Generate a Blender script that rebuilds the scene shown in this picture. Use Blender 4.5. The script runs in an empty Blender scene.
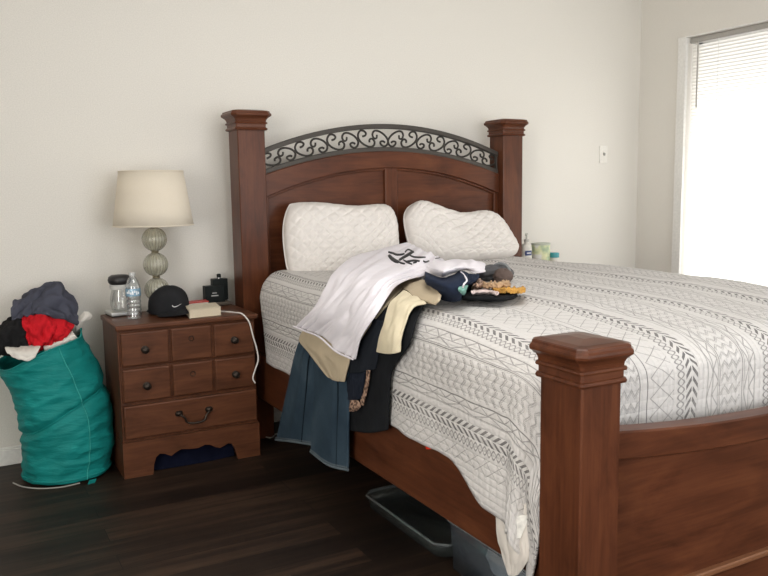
import bpy, bmesh, math, random
from mathutils import Vector, noise
PI = math.pi
SC = bpy.context.scene
COL = SC.collection
random.seed(7)

# ------------------------------------------------------------------ helpers
def nz(x, y, z=0.0):
    return noise.noise(Vector((x, y, z)))

def wloc(o):
    v = Vector((0, 0, 0))
    while o is not None:
        v += o.location
        o = o.parent
    return v

class B:
    """collects verts / faces / uvs in world coordinates"""
    def __init__(s):
        s.v, s.f, s.uv = [], [], None
    def add(s, vs, fs):
        n = len(s.v)
        s.v += [tuple(a) for a in vs]
        s.f += [tuple(i + n for i in f) for f in fs]
        return s
    def box(s, x0, x1, y0, y1, z0, z1):
        return s.add([(x0,y0,z0),(x1,y0,z0),(x1,y1,z0),(x0,y1,z0),(x0,y0,z1),(x1,y0,z1),(x1,y1,z1),(x0,y1,z1)],
                     [(0,3,2,1),(4,5,6,7),(0,1,5,4),(1,2,6,5),(2,3,7,6),(3,0,4,7)])
    def obox(s, c, ax, ay, az):
        c, ax, ay, az = map(Vector, (c, ax, ay, az))
        vs = [c + i*ax + j*ay + k*az for k in (-1,1) for (i,j) in ((-1,-1),(1,-1),(1,1),(-1,1))]
        return s.add(vs, [(0,3,2,1),(4,5,6,7),(0,1,5,4),(1,2,6,5),(2,3,7,6),(3,0,4,7)])
    def rings(s, rings, cap0=True, cap1=True):
        n = len(rings[0]); base = len(s.v)
        for r in rings: s.v += [tuple(p) for p in r]
        for i in range(len(rings)-1):
            for j in range(n):
                a = base+i*n+j; b = base+i*n+(j+1) % n
                s.f.append((a, b, b+n, a+n))
        if cap0: s.f.append(tuple(base+j for j in reversed(range(n))))
        if cap1: s.f.append(tuple(base+(len(rings)-1)*n+j for j in range(n)))
        return s
    def lathe(s, c, prof, n=32, rib=None):
        rs = []
        for (r, z) in prof:
            ring = []
            for j in range(n):
                a = 2*PI*j/n
                rr = r*(1 + (rib(a, z) if rib else 0))
                ring.append((c[0]+rr*math.cos(a), c[1]+rr*math.sin(a), c[2]+z))
            rs.append(ring)
        return s.rings(rs)
    def tube(s, path, r, n=8, flat=1.0):
        P = [Vector(p) for p in path]
        rs = []
        up = None
        for i, p in enumerate(P):
            t = (P[min(i+1, len(P)-1)] - P[max(i-1, 0)]).normalized()
            if up is None:
                up = t.orthogonal().normalized()
            up = (up - t*up.dot(t))
            if up.length < 1e-6: up = t.orthogonal()
            up.normalize()
            sd = t.cross(up)
            rad = r(i/(len(P)-1)) if callable(r) else r
            rs.append([p + rad*(math.cos(2*PI*j/n)*up*flat + math.sin(2*PI*j/n)*sd) for j in range(n)])
        return s.rings(rs)
    def extrude_xz(s, poly, y0, y1):
        """closed polygon in x,z extruded in y"""
        return s.rings([[(x, y0, z) for x, z in poly], [(x, y1, z) for x, z in poly]])
    def grid(s, G, uv=None, closed=False):
        nu, nv = len(G), len(G[0]); base = len(s.v)
        for row in G: s.v += [tuple(p) for p in row]
        if uv is not None:
            s.uv = (s.uv or []) + [q for row in uv for q in row]
        for i in range(nu-1):
            for j in range(nv-1 if not closed else nv):
                a = base+i*nv+j; b = base+i*nv+(j+1) % nv
                s.f.append((a, b, b+nv, a+nv))
        return s

def obj(name, b, mat, parent=None, smooth=True, bevel=0, subsurf=0, solid=0, solid_off=-1, angle=40):
    me = bpy.data.meshes.new(name)
    off = wloc(parent) if parent else Vector((0, 0, 0))
    me.from_pydata([tuple(Vector(v)-off) for v in b.v], [], b.f)
    if b.uv:
        l = me.uv_layers.new(name='UVMap')
        for lp in me.loops: l.data[lp.index].uv = b.uv[lp.vertex_index]
    bm = bmesh.new(); bm.from_mesh(me)
    bmesh.ops.recalc_face_normals(bm, faces=bm.faces)
    bm.to_mesh(me); bm.free()
    me.materials.append(mat)
    o = bpy.data.objects.new(name, me); COL.objects.link(o)
    if parent: o.parent = parent
    if solid:
        m = o.modifiers.new('solid', 'SOLIDIFY'); m.thickness = solid; m.offset = solid_off
    if bevel:
        m = o.modifiers.new('bevel', 'BEVEL'); m.width = bevel; m.segments = 2; m.limit_method = 'ANGLE'; m.angle_limit = math.radians(angle)
    if subsurf:
        m = o.modifiers.new('sub', 'SUBSURF'); m.levels = subsurf; m.render_levels = subsurf
    if smooth:
        if bevel:
            for p in me.polygons: p.use_smooth = True
            m = o.modifiers.new('wn', 'WEIGHTED_NORMAL'); m.keep_sharp = True
            me.set_sharp_from_angle(angle=math.radians(50))
        else:
            for p in me.polygons: p.use_smooth = True
            me.set_sharp_from_angle(angle=math.radians(angle)) if not subsurf and not solid else None
    return o

def tag(o, label, cat, group=None, kind=None):
    o['label'] = label; o['category'] = cat
    if group: o['group'] = group
    if kind: o['kind'] = kind
    return o
def thing(name, label, cat, loc, group=None):
    o = bpy.data.objects.new(name, None); COL.objects.link(o)
    o.location = loc; o.empty_display_size = .05
    return tag(o, label, cat, group)
def struct(name, b, mat, **k):
    o = obj(name, b, mat, **k); o['kind'] = 'structure'; return o
def dup(o, parent=None):
    c = o.copy(); COL.objects.link(c)
    if parent: c.parent = parent
    for ch in list(o.children): dup(ch, c)
    return c

def cr(p0, p1, p2, p3, t):
    return 0.5*((2*p1) + (p2-p0)*t + (2*p0-5*p1+4*p2-p3)*t*t + (3*p1-p0-3*p2+p3)*t**3)
def spline(pts, n, closed=False):
    P = [Vector(p) for p in pts]; m = len(P); out = []
    segs = m if closed else m-1
    for k in range(n + (0 if closed else 1)):
        s = segs*k/n; i = min(int(s), segs-1); t = s-i
        g = (lambda j: P[j % m]) if closed else (lambda j: P[max(0, min(m-1, j))] if 0 <= j < m else (2*P[0]-P[1] if j < 0 else 2*P[-1]-P[-2]))
        out.append(cr(g(i-1), g(i), g(i+1), g(i+2), t))
    return out
def loft(rows, nu, nv, amp=0.0, fu=3.0, fv=9.0, seed=0.0, edge=True):
    """rows of 3D control points -> smooth grid with folds running along the rows' order"""
    R = [spline(r, nv) for r in rows]
    cols = [spline([r[j] for r in R], nu) for j in range(nv+1)]
    G = [[cols[j][i] for j in range(nv+1)] for i in range(nu+1)]
    if amp:
        H = [[g.copy() for g in r] for r in G]
        for i in range(nu+1):
            for j in range(nv+1):
                a = G[min(i+1, nu)][j]-G[max(i-1, 0)][j]; b = G[i][min(j+1, nv)]-G[i][max(j-1, 0)]
                n = a.cross(b)
                if n.length < 1e-9: continue
                n.normalize()
                u, v = i/nu, j/nv
                w = nz(u*fu+seed, v*fv+seed*1.7, seed) + .5*nz(u*fu*2.1+seed+5, v*fv*2.3, seed)
                w = (1-abs(w)*1.6)*.7
                H[i][j] = G[i][j] + n*amp*w
        G = H
    return G
def cloth(name, rows, mat, parent=None, nu=36, nv=24, amp=.008, fu=2.5, fv=5, seed=0, thick=.006):
    G = loft(rows, nu, nv, amp, fu, fv, seed)
    uv = [[(j/nv, i/nu) for j in range(nv+1)] for i in range(nu+1)]
    return obj(name, B().grid(G, uv), mat, parent, solid=thick, solid_off=0, subsurf=1)
def blob(c, r, seed=0, amp=.2, f=2.0, n=40, m=24, rot=0, ridge=True):
    """crumpled lump of fabric: sphere with ridged noise"""
    G = []
    for i in range(m+1):
        th = PI*i/m; row = []
        for j in range(n):
            ph = 2*PI*j/n
            d = Vector((math.sin(th)*math.cos(ph), math.sin(th)*math.sin(ph), math.cos(th)))
            q = d*f+Vector((seed, seed*2.3, seed*.7))
            w = noise.noise(q)+.5*noise.noise(q*2.2)
            if ridge: w = .45-abs(w)*1.5
            k = 1+amp*w
            p = Vector((d.x*r[0]*k, d.y*r[1]*k, d.z*r[2]*k))
            p = Vector((p.x*math.cos(rot)-p.y*math.sin(rot), p.x*math.sin(rot)+p.y*math.cos(rot), p.z))
            row.append(p+Vector(c))
        G.append(row)
    return B().grid(G, closed=True)

# ------------------------------------------------------------------ materials
class S:
    """tiny shader-math compiler"""
    def __init__(s, nt, sock): s.nt, s.k = nt, sock
    def _op(s, op, *a):
        n = s.nt.nodes.new('ShaderNodeMath'); n.operation = op
        for i, x in enumerate((s,)+a):
            if isinstance(x, S): s.nt.links.new(x.k, n.inputs[i])
            else: n.inputs[i].default_value = float(x)
        return S(s.nt, n.outputs[0])
    def __add__(s, o): return s._op('ADD', o)
    def __sub__(s, o): return s._op('SUBTRACT', o)
    def __mul__(s, o): return s._op('MULTIPLY', o)
    def __truediv__(s, o): return s._op('DIVIDE', o)
    __radd__ = __add__; __rmul__ = __mul__
    def lt(s, o): return s._op('LESS_THAN', o)
    def gt(s, o): return s._op('GREATER_THAN', o)
    def mx(s, o): return s._op('MAXIMUM', o)
    def mn(s, o): return s._op('MINIMUM', o)
    def frac(s): return s._op('FRACT')
    def ab(s): return s._op('ABSOLUTE')
    def sin(s): return s._op('SINE')
    def pw(s, o): return s._op('POWER', o)
    def tri(s): return (s.frac()-.5).ab()*2      # 1..0..1

def newmat(name):
    m = bpy.data.materials.new(name); m.use_nodes = True
    nt = m.node_tree; nt.nodes.clear()
    out = nt.nodes.new('ShaderNodeOutputMaterial'); bs = nt.nodes.new('ShaderNodeBsdfPrincipled')
    nt.links.new(bs.outputs[0], out.inputs[0])
    return m, nt, bs, out
def N(nt, t, **k):
    n = nt.nodes.new(t)
    for a, b in k.items():
        if hasattr(n, a): setattr(n, a, b)
        else: n.inputs[a].default_value = b
    return n
def ramp(nt, fac, stops):
    r = nt.nodes.new('ShaderNodeValToRGB'); e = r.color_ramp.elements
    while len(e) < len(stops): e.new(.5)
    for x, (p, c) in zip(e, stops): x.position = p; x.color = (*c, 1)
    nt.links.new(fac, r.inputs[0]); return r.outputs[0]
def srgb(r, g, b):
    f = lambda c: (c/255/12.92 if c/255 <= .04045 else ((c/255+.055)/1.055)**2.4)
    return (f(r), f(g), f(b))
def fabric(name, col, var=.18, rough=.9, scale=14, bump=.15, weave=700, sheen=.1):
    m, nt, bs, out = newmat(name)
    tc = N(nt, 'ShaderNodeTexCoord')
    n = N(nt, 'ShaderNodeTexNoise'); n.inputs['Scale'].default_value = scale; n.inputs['Detail'].default_value = 5
    nt.links.new(tc.outputs['Object'], n.inputs['Vector'])
    c = ramp(nt, n.outputs[0], [(.3, tuple(x*(1-var) for x in col)), (.7, tuple(min(1, x*(1+var)) for x in col))])
    nt.links.new(c, bs.inputs['Base Color'])
    bs.inputs['Roughness'].default_value = rough; bs.inputs['Specular IOR Level'].default_value = .15
    n2 = N(nt, 'ShaderNodeTexNoise'); n2.inputs['Scale'].default_value = weave
    nt.links.new(tc.outputs['Object'], n2.inputs['Vector'])
    bp = N(nt, 'ShaderNodeBump'); bp.inputs['Strength'].default_value = bump; bp.inputs['Distance'].default_value = .002
    nt.links.new(n2.outputs[0], bp.inputs['Height']); nt.links.new(bp.outputs[0], bs.inputs['Normal'])
    return m
def plain(name, col, rough=.5, metal=0, spec=.5, bump=0, scale=60):
    m, nt, bs, out = newmat(name)
    tc = N(nt, 'ShaderNodeTexCoord')
    n = N(nt, 'ShaderNodeTexNoise'); n.inputs['Scale'].default_value = scale
    nt.links.new(tc.outputs['Object'], n.inputs['Vector'])
    c = ramp(nt, n.outputs[0], [(.3, tuple(x*.95 for x in col)), (.7, tuple(min(1, x*1.05) for x in col))])
    nt.links.new(c, bs.inputs['Base Color'])
    bs.inputs['Roughness'].default_value = rough; bs.inputs['Metallic'].default_value = metal
    bs.inputs['Specular IOR Level'].default_value = spec
    if bump:
        bp = N(nt, 'ShaderNodeBump'); bp.inputs['Strength'].default_value = bump; bp.inputs['Distance'].default_value = .002
        nt.links.new(n.outputs[0], bp.inputs['Height']); nt.links.new(bp.outputs[0], bs.inputs['Normal'])
    return m
def wood(name, axis, dark, mid, light, rough=.32, sc=1.0):
    m, nt, bs, out = newmat(name)
    tc = N(nt, 'ShaderNodeTexCoord'); mp = N(nt, 'ShaderNodeMapping')
    nt.links.new(tc.outputs['Object'], mp.inputs['Vector'])
    s = [9*sc]*3; s['xyz'.index(axis)] = 2.0*sc; mp.inputs['Scale'].default_value = s
    n = N(nt, 'ShaderNodeTexNoise'); n.inputs['Scale'].default_value = 1.6; n.inputs['Detail'].default_value = 8; n.inputs['Roughness'].default_value = .62; n.inputs['Distortion'].default_value = .6
    nt.links.new(mp.outputs[0], n.inputs['Vector'])
    mp2 = N(nt, 'ShaderNodeMapping'); nt.links.new(tc.outputs['Object'], mp2.inputs['Vector'])
    s2 = [120.]*3; s2['xyz'.index(axis)] = 4; mp2.inputs['Scale'].default_value = s2
    n2 = N(nt, 'ShaderNodeTexNoise'); n2.inputs['Scale'].default_value = 1.; n2.inputs['Detail'].default_value = 3
    nt.links.new(mp2.outputs[0], n2.inputs['Vector'])
    f = S(nt, n.outputs[0])*.75+S(nt, n2.outputs[0])*.25
    c = ramp(nt, f.k, [(.32, dark), (.5, mid), (.7, light)])
    nt.links.new(c, bs.inputs['Base Color'])
    bs.inputs['Roughness'].default_value = rough; bs.inputs['Specular IOR Level'].default_value = .22
    bp = N(nt, 'ShaderNodeBump'); bp.inputs['Strength'].default_value = .06; bp.inputs['Distance'].default_value = .001
    nt.links.new(n2.outputs[0], bp.inputs['Height']); nt.links.new(bp.outputs[0], bs.inputs['Normal'])
    return m
def clear(name, tint=(1, 1, 1), gloss=.12, rough=.03, body=0.0, bcol=(.8, .8, .8)):
    """thin clear plastic or glass: transparent with glancing reflections and a little body colour"""
    m = bpy.data.materials.new(name); m.use_nodes = True; nt = m.node_tree; nt.nodes.clear()
    out = N(nt, 'ShaderNodeOutputMaterial'); tr = N(nt, 'ShaderNodeBsdfTransparent'); gl = N(nt, 'ShaderNodeBsdfGlossy'); df = N(nt, 'ShaderNodeBsdfDiffuse')
    tr.inputs[0].default_value = (*tint, 1); gl.inputs['Roughness'].default_value = rough; df.inputs[0].default_value = (*bcol, 1)
    lw = N(nt, 'ShaderNodeLayerWeight'); lw.inputs[0].default_value = .35
    k = S(nt, lw.outputs['Facing'])*.55+gloss
    m1 = N(nt, 'ShaderNodeMixShader'); m1.inputs[0].default_value = body
    nt.links.new(tr.outputs[0], m1.inputs[1]); nt.links.new(df.outputs[0], m1.inputs[2])
    m2 = N(nt, 'ShaderNodeMixShader'); nt.links.new(k.k, m2.inputs[0])
    nt.links.new(m1.outputs[0], m2.inputs[1]); nt.links.new(gl.outputs[0], m2.inputs[2])
    nt.links.new(m2.outputs[0], out.inputs[0]); return m

WD, WM, WL = (.046, .0145, .0065), (.090, .0285, .0128), (.135, .046, .0195)
W = {a: wood('cherry_wood_'+a, a, WD, WM, WL) for a in 'xyz'}
ND, NM, NL = (.060, .0225, .011), (.102, .0375, .018), (.145, .056, .027)
NW = {a: wood('nightstand_wood_'+a, a, ND, NM, NL, .38, 1.4) for a in 'xyz'}
M_wall = plain('wall_paint', (.74, .715, .665), .85, spec=.2, bump=.05, scale=180)
M_trim = plain('trim_white', (.80, .79, .76), .5)
M_ceil = plain('ceiling_white', (.82, .81, .78), .9)
M_iron = plain('dark_iron', (.045, .04, .034), .5, .6, bump=.3, scale=150)
M_bar = plain('iron_bar', (.060, .053, .046), .5, .5, bump=.25, scale=120)
M_bronze = plain('aged_bronze', (.035, .026, .02), .4, .7)
M_shade = None
def floor_mat():
    m, nt, bs, out = newmat('dark_plank_floor')
    tc = N(nt, 'ShaderNodeTexCoord')
    br = N(nt, 'ShaderNodeTexBrick'); br.offset = .37; br.offset_frequency = 2
    br.inputs['Scale'].default_value = 1; br.inputs['Brick Width'].default_value = 1.22; br.inputs['Row Height'].default_value = .125
    br.inputs['Mortar Size'].default_value = .0018; br.inputs['Color1'].default_value = (0, 0, 0, 1); br.inputs['Color2'].default_value = (1, 1, 1, 1); br.inputs['Mortar'].default_value = (.3, .3, .3, 1)
    br.inputs['Bias'].default_value = 0
    nt.links.new(tc.outputs['Object'], br.inputs['Vector'])
    mp = N(nt, 'ShaderNodeMapping'); mp.inputs['Scale'].default_value = (1.2, 16, 1); nt.links.new(tc.outputs['Object'], mp.inputs['Vector'])
    add = N(nt, 'ShaderNodeVectorMath'); add.operation = 'MULTIPLY_ADD'
    nt.links.new(br.outputs['Color'], add.inputs[0]); add.inputs[1].default_value = (7, 13, 5); nt.links.new(mp.outputs[0], add.inputs[2])
    n = N(nt, 'ShaderNodeTexNoise'); n.inputs['Scale'].default_value = 1.5; n.inputs['Detail'].default_value = 8; n.inputs['Roughness'].default_value = .65
    nt.links.new(add.outputs[0], n.inputs['Vector'])
    f = S(nt, n.outputs[0])*.8+S(nt, br.outputs['Color'])*.22
    c = ramp(nt, f.k, [(.3, (.007, .0042, .003)), (.52, (.018, .0105, .007)), (.75, (.055, .032, .020))])
    mo = N(nt, 'ShaderNodeMix'); mo.data_type = 'RGBA'
    nt.links.new(br.outputs['Fac'], mo.inputs[0]); nt.links.new(c, mo.inputs[6]); mo.inputs[7].default_value = (.006, .004, .003, 1)
    nt.links.new(mo.outputs[2], bs.inputs['Base Color'])
    bs.inputs['Roughness'].default_value = .5; bs.inputs['Specular IOR Level'].default_value = .25
    bp = N(nt, 'ShaderNodeBump'); bp.inputs['Strength'].default_value = .15; bp.inputs['Distance'].default_value = .002
    nt.links.new(n.outputs[0], bp.inputs['Height']); nt.links.new(bp.outputs[0], bs.inputs['Normal'])
    return m

def quilt_mat():
    m, nt, bs, out = newmat('embroidered_quilt')
    uv = N(nt, 'ShaderNodeUVMap'); sp = N(nt, 'ShaderNodeSeparateXYZ'); nt.links.new(uv.outputs[0], sp.inputs[0])
    wn = N(nt, 'ShaderNodeTexNoise'); wn.inputs['Scale'].default_value = 9; nt.links.new(uv.outputs[0], wn.inputs['Vector'])
    p = S(nt, sp.outputs[0]) + (S(nt, wn.outputs[0])-.5)*.008
    q = S(nt, sp.outputs[1])
    D = -.015
    per = [1.81+.38*k for k in range(0, 4)]
    chev = [(.622+D, .044), (.968+D, .046), (1.392, .052), (1.772, .052), (2.152, .052), (2.532, .052)]
    hexa = [(.588+D, .036), (.935+D, .034), (1.352, .04), (1.732, .04), (2.112, .04), (2.49, .04)]
    diam = [(.535+D, .05), (1.045, .085), (1.252, .09), (1.96, .001)]
    trib = [(.690+D, .041), (.866+D, .05), (1.485, .05), (1.648, .05), (1.865, .05), (2.028, .05), (2.245, .05), (2.40, .05), (2.63, .05)]
    zigz = [(.742+D, .112), (1.138, .07), (1.545, .088), (1.925, .088), (2.303, .085), (2.69, .088)]
    line = [.731+D, .862+D, .915+D, 1.21, 1.24, 1.54, 1.642, 1.92, 2.02, 2.30, 2.395, 2.68]
    def local(bands):
        l = None; w = None
        for b, wd in bands:
            t = (p-b)/wd
            k = t.gt(0)*t.lt(1)
            l = t*k if l is None else l+t*k
            w = k if w is None else w+k
        return l, w
    lc, mc = local(chev)
    t = (q/.031+(lc-.5).ab()*2.0).frac()
    chv = t.lt(.46)*mc*(lc-.5).ab().gt(.05)*(lc-.5).ab().lt(.47)
    lh, mh = local(hexa)
    e1 = (lh-((q/.022*PI).sin()*.32+.5)).ab().lt(.085); e2 = (lh-((q/.022*PI).sin()*-.32+.5)).ab().lt(.085)
    hx = e1.mx(e2)*mh
    ld, md = local(diam)
    d1 = ((q/.058+ld*1.25).frac()-.5).ab().lt(.032); d2 = ((q/.058-ld*1.25).frac()-.5).ab().lt(.032)
    dm = d1.mx(d2)*md
    lt_, mt = local(trib)
    z1 = (lt_-(q/.075).tri()*.5-.48).ab().lt(.05); b1 = (lt_-.03).ab().lt(.03).mx((lt_-.97).ab().lt(.03)); b2 = (lt_-.46).ab().lt(.03)
    z2 = (lt_-(q/.15+.3).tri()*.42-.03).ab().lt(.04)
    tr = (z1.mx(b1).mx(b2).mx(z2))*mt
    lz, mz = local(zigz)
    t = ((q/.038+(lz*2.6).tri()*.55).frac()-.5).ab()
    dots = (lz*26).frac().lt(.62)
    zz = t.lt(.085)*dots*mz
    zz2 = ((q/.038+(lz*2.6).tri()*.55+.22).frac()-.5).ab().lt(.06)*dots*mz
    ln = None
    for b in line:
        k = (p-b).ab().lt(.0017); ln = k if ln is None else ln.mx(k)
    dark = (chv*.88).mx(ln*.75).mx(zz*.65).mx(zz2*.5).mx(tr*.52).mx(hx*.62).mx(dm*.5)
    fade = N(nt, 'ShaderNodeTexNoise'); fade.inputs['Scale'].default_value = 5; nt.links.new(uv.outputs[0], fade.inputs['Vector'])
    dark = dark*(S(nt, fade.outputs[0])*.9+.5).mn(1)
    mix = N(nt, 'ShaderNodeMix'); mix.data_type = 'RGBA'
    nt.links.new(dark.k, mix.inputs[0]); mix.inputs[6].default_value = (.64, .62, .605, 1); mix.inputs[7].default_value = (.125, .12, .118, 1)
    nt.links.new(mix.outputs[2], bs.inputs['Base Color'])
    bs.inputs['Roughness'].default_value = .95; bs.inputs['Specular IOR Level'].default_value = .1
    # quilting relief: rows of stitching across and along, plus puckers
    n = N(nt, 'ShaderNodeTexNoise'); n.inputs['Scale'].default_value = 70; n.inputs['Detail'].default_value = 3; nt.links.new(uv.outputs[0], n.inputs['Vector'])
    rel = (p*PI/.021).sin().ab().pw(.5)*.5+(q*PI/.03).sin().ab().pw(.5)*.35+S(nt, n.outputs[0])*.8-dark*.5
    bp = N(nt, 'ShaderNodeBump'); bp.inputs['Strength'].default_value = .85; bp.inputs['Distance'].default_value = .005
    nt.links.new(rel.k, bp.inputs['Height']); nt.links.new(bp.outputs[0], bs.inputs['Normal'])
    return m

# ------------------------------------------------------------------ setting
RX0, RX1, RY0, ZC = -2.3, 3.805, -5.3, 2.75
M_floor = floor_mat()
struct('floor', B().box(RX0-.1, RX1+.1, RY0-.1, .1, -.06, 0), M_floor, smooth=False)
struct('ceiling', B().box(RX0-.1, RX1+.1, RY0-.1, .1, ZC, ZC+.06), M_ceil, smooth=False)
struct('wall_back', B().box(RX0-.1, RX1+.1, 0, .1, 0, ZC), M_wall, smooth=False)
struct('wall_left', B().box(RX0-.1, RX0, RY0, 0, 0, ZC), M_wall, smooth=False)
WY0, WY1, WZ0, WZ1 = -2.35, -.405, .42, 2.203      # opening of the window in the right wall
b = B()
b.box(RX1, RX1+.14, RY0, WY0, 0, ZC); b.box(RX1, RX1+.14, WY1, 0, 0, ZC)
b.box(RX1, RX1+.14, WY0, WY1, 0, WZ0); b.box(RX1, RX1+.14, WY0, WY1, WZ1, ZC)
struct('wall_right', b, M_wall, smooth=False)
# wall behind the camera, with an unseen window added for front fill light
FX0, FX1, FZ0, FZ1 = .2, 3.4, .5, 2.4
b = B()
b.box(RX0, FX0, RY0-.14, RY0, 0, ZC); b.box(FX1, RX1, RY0-.14, RY0, 0, ZC)
b.box(FX0, FX1, RY0-.14, RY0, 0, FZ0); b.box(FX0, FX1, RY0-.14, RY0, FZ1, ZC)
struct('wall_front', b, M_wall, smooth=False)
b = B().box(RX0, RX1, -.014, -.001, 0, .075); b.box(RX0, RX1, -.010, -.001, .075, .088)
struct('baseboard_back', b, M_trim, bevel=.003)
b = B().box(RX1-.014, RX1-.001, RY0, -.015, 0, .075); b.box(RX1-.010, RX1-.001, RY0, -.015, .075, .088)
struct('baseboard_right', b, M_trim, bevel=.003)
M_pane = clear('window_glass', gloss=.04)
# window 1 (right wall): casing, sash, pane
b = B()
cw = .066
b.box(RX1-.022, RX1, WY1, WY1+cw, WZ0-.06, WZ1+.010); b.box(RX1-.022, RX1, WY0-cw, WY0, WZ0-.06, WZ1+.010)
b.box(RX1-.022, RX1, WY0, WY1, WZ1, WZ1+.010); b.box(RX1-.04, RX1, WY0-cw-.02, WY1+cw+.02, WZ0-.06, WZ0)
struct('window_1', b, M_trim, bevel=.003)
b = B()
for (a0, a1) in ((WY0, WY0+.04), (WY1-.04, WY1), ((WY0+WY1)/2-.02, (WY0+WY1)/2+.02)): b.box(RX1+.09, RX1+.12, a0, a1, WZ0, WZ1)
b.box(RX1+.09, RX1+.12, WY0, WY1, WZ0, WZ0+.04); b.box(RX1+.09, RX1+.12, WY0, WY1, WZ1-.04, WZ1)
struct('window_1_frame', b, M_trim, bevel=.003)
struct('window_1_pane', B().box(RX1+.102, RX1+.106, WY0+.03, WY1-.03, WZ0+.03, WZ1-.03), M_pane, smooth=False)
b = B()
for (a0, a1) in ((FX0, FX0+.04), (FX1-.04, FX1), ((FX0+FX1)/2-.02, (FX0+FX1)/2+.02)): b.box(a0, a1, RY0-.1, RY0-.06, FZ0, FZ1)
b.box(FX0, FX1, RY0-.1, RY0-.06, FZ0, FZ0+.04); b.box(FX0, FX1, RY0-.1, RY0-.06, FZ1-.04, FZ1)
struct('fill_window_frame', b, M_trim, bevel=.003)  # frame of the added fill window, out of view
struct('fill_window_pane', B().box(FX0+.03, FX1-.03, RY0-.082, RY0-.078, FZ0+.03, FZ1-.03), M_pane, smooth=False)

# blinds
def blind_mat():
    m = bpy.data.materials.new('white_slat'); m.use_nodes = True; nt = m.node_tree; nt.nodes.clear()
    out = N(nt, 'ShaderNodeOutputMaterial'); df = N(nt, 'ShaderNodeBsdfDiffuse'); tl = N(nt, 'ShaderNodeBsdfTranslucent')
    df.inputs[0].default_value = (.86, .84, .80, 1); tl.inputs[0].default_value = (.9, .87, .82, 1)
    mx = N(nt, 'ShaderNodeMixShader'); mx.inputs[0].default_value = .5
    nt.links.new(df.outputs[0], mx.inputs[1]); nt.links.new(tl.outputs[0], mx.inputs[2]); nt.links.new(mx.outputs[0], out.inputs[0]); return m
bl = thing('window_blind', 'white horizontal slat blind hanging closed in the bright right-hand window', 'blind', (RX1+.03, (WY0+WY1)/2, WZ1))
M_slat = blind_mat()
b = B()
z = WZ0+.05
while z < WZ1-.045:
    ring = []
    for k in range(5):
        a = (k-2)/2; t = math.radians(66)
        ring.append((RX1+.035+.0125*a*math.cos(t)-.0022*(1-a*a)*math.sin(t), z+.0125*a*math.sin(t)+.0022*(1-a*a)*math.cos(t)))
    b.grid([[(x, WY0+.008, zz) for x, zz in ring], [(x, WY1-.008, zz) for x, zz in ring]])
    z += .0212
obj('slats', b, M_slat, bl)
obj('headrail', B().box(RX1+.012, RX1+.055, WY0+.004, WY1-.004, WZ1-.034, WZ1-.001), plain('headrail_grey', (.40, .38, .35), .5), bl, bevel=.003)
obj('bottom_rail', B().box(RX1+.022, RX1+.048, WY0+.008, WY1-.008, WZ0+.016, WZ0+.034), M_trim, bl, bevel=.003)
wy = (3.810,-0.475,2.149)[1]
obj('tilt_wand', B().tube([(RX1+.006, wy, WZ1-.03), (RX1+.004, wy-.002, 1.76)], .005), plain('wand_grey', (.42, .40, .37), .4), bl)
for cy in (-.62, -1.35, -2.1):
    obj('ladder_cord', B().tube([(RX1+.018, cy, WZ1-.03), (RX1+.018, cy, WZ0+.03)], .0016, 6), M_trim, bl)

# light switch
sx, szz = 3.478, 1.483
sw = thing('light_switch', 'white toggle light switch plate on the back wall right of the bed', 'light switch', (sx, 0, szz))
M_plate = plain('switch_white', (.80, .78, .73), .4)
obj('plate', B().box(sx-.035, sx+.035, -.007, 0, szz-.058, szz+.058), M_plate, sw, bevel=.003)
obj('toggle', B().obox((sx, -.012, szz+.002), (.005, 0, 0), (0, .008, .004), (0, -.003, .008)), plain('toggle_grey', (.45, .44, .41), .4), sw, bevel=.001)

# ------------------------------------------------------------------ bed
PX, PW, PD, PYF, PX2, FYF = .8335, .133, .14, -.2579, 2.450, -2.6919
bed = thing('bed', 'reddish brown wooden bed with tall square posts and an arched iron scroll headboard', 'bed', (1.707, -1.4, 0))
def ring8(cx, cy, hx, hy, z, c):
    return [(cx-hx+c, cy-hy, z), (cx+hx-c, cy-hy, z), (cx+hx, cy-hy+c, z), (cx+hx, cy+hy-c, z), (cx+hx-c, cy+hy, z), (cx-hx+c, cy+hy, z), (cx-hx, cy+hy-c, z), (cx-hx, cy-hy+c, z)]
def post(name, x, y, zc, ztop, pw, pd, oh=1.0):
    cx, cy, hx, hy = x+pw/2, y+pd/2, pw/2, pd/2
    po = obj(name, B().rings([ring8(cx, cy, hx, hy, 0, .004), ring8(cx, cy, hx, hy, zc+.01, .004)]), W['z'], bed, smooth=False)
    k = (ztop-zc)/.113
    prof = [(.002, -.004, .004), (.009, -.002, .006), (.012, .004, .007), (.009, .011, .006), (.005, .013, .005), (.005, .030, .005), (.010, .031, .006), (.012, .036, .007), (.010, .041, .006),
            (.006, .043, .006), (.008, .053, .008), (.014, .063, .012), (.023, .071, .018), (.028, .075, .021), (.029, .081, .021), (.028, .087, .021), (.025, .091, .02), (.0235, .0925, .019), (.0225, .099, .018), (.019, .1015, .017), (.002, .106, .011), (-.045, .112, .002)]
    obj('cap', B().rings([ring8(cx, cy, hx+o*(oh if o > 0 else 1), hy+o*(oh if o > 0 else 1), zc+z*k, c) for o, z, c in prof]), W['x'], po, smooth=False)
    return po
HPW = .142
post('head_post', PX, PYF, 1.576, 1.678, HPW, PD, 1.15)
post('head_post', PX2, PYF, 1.576, 1.678, HPW, PD, 1.15)
post('foot_post', PX-.003, FYF-.011, .812, .917, .126, .151)
post('foot_post', PX2+.004, FYF-.011, .812, .917, .126, .151)
HX0, HX1 = PX+HPW, PX2
BX0, BX1 = PX+.11, PX2+.02
HC = (HX0+HX1)/2; HW = (HX1-HX0)/2
arc = lambda x, z0, rise: z0+rise*(1-((x-HC)/HW)**2)
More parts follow.
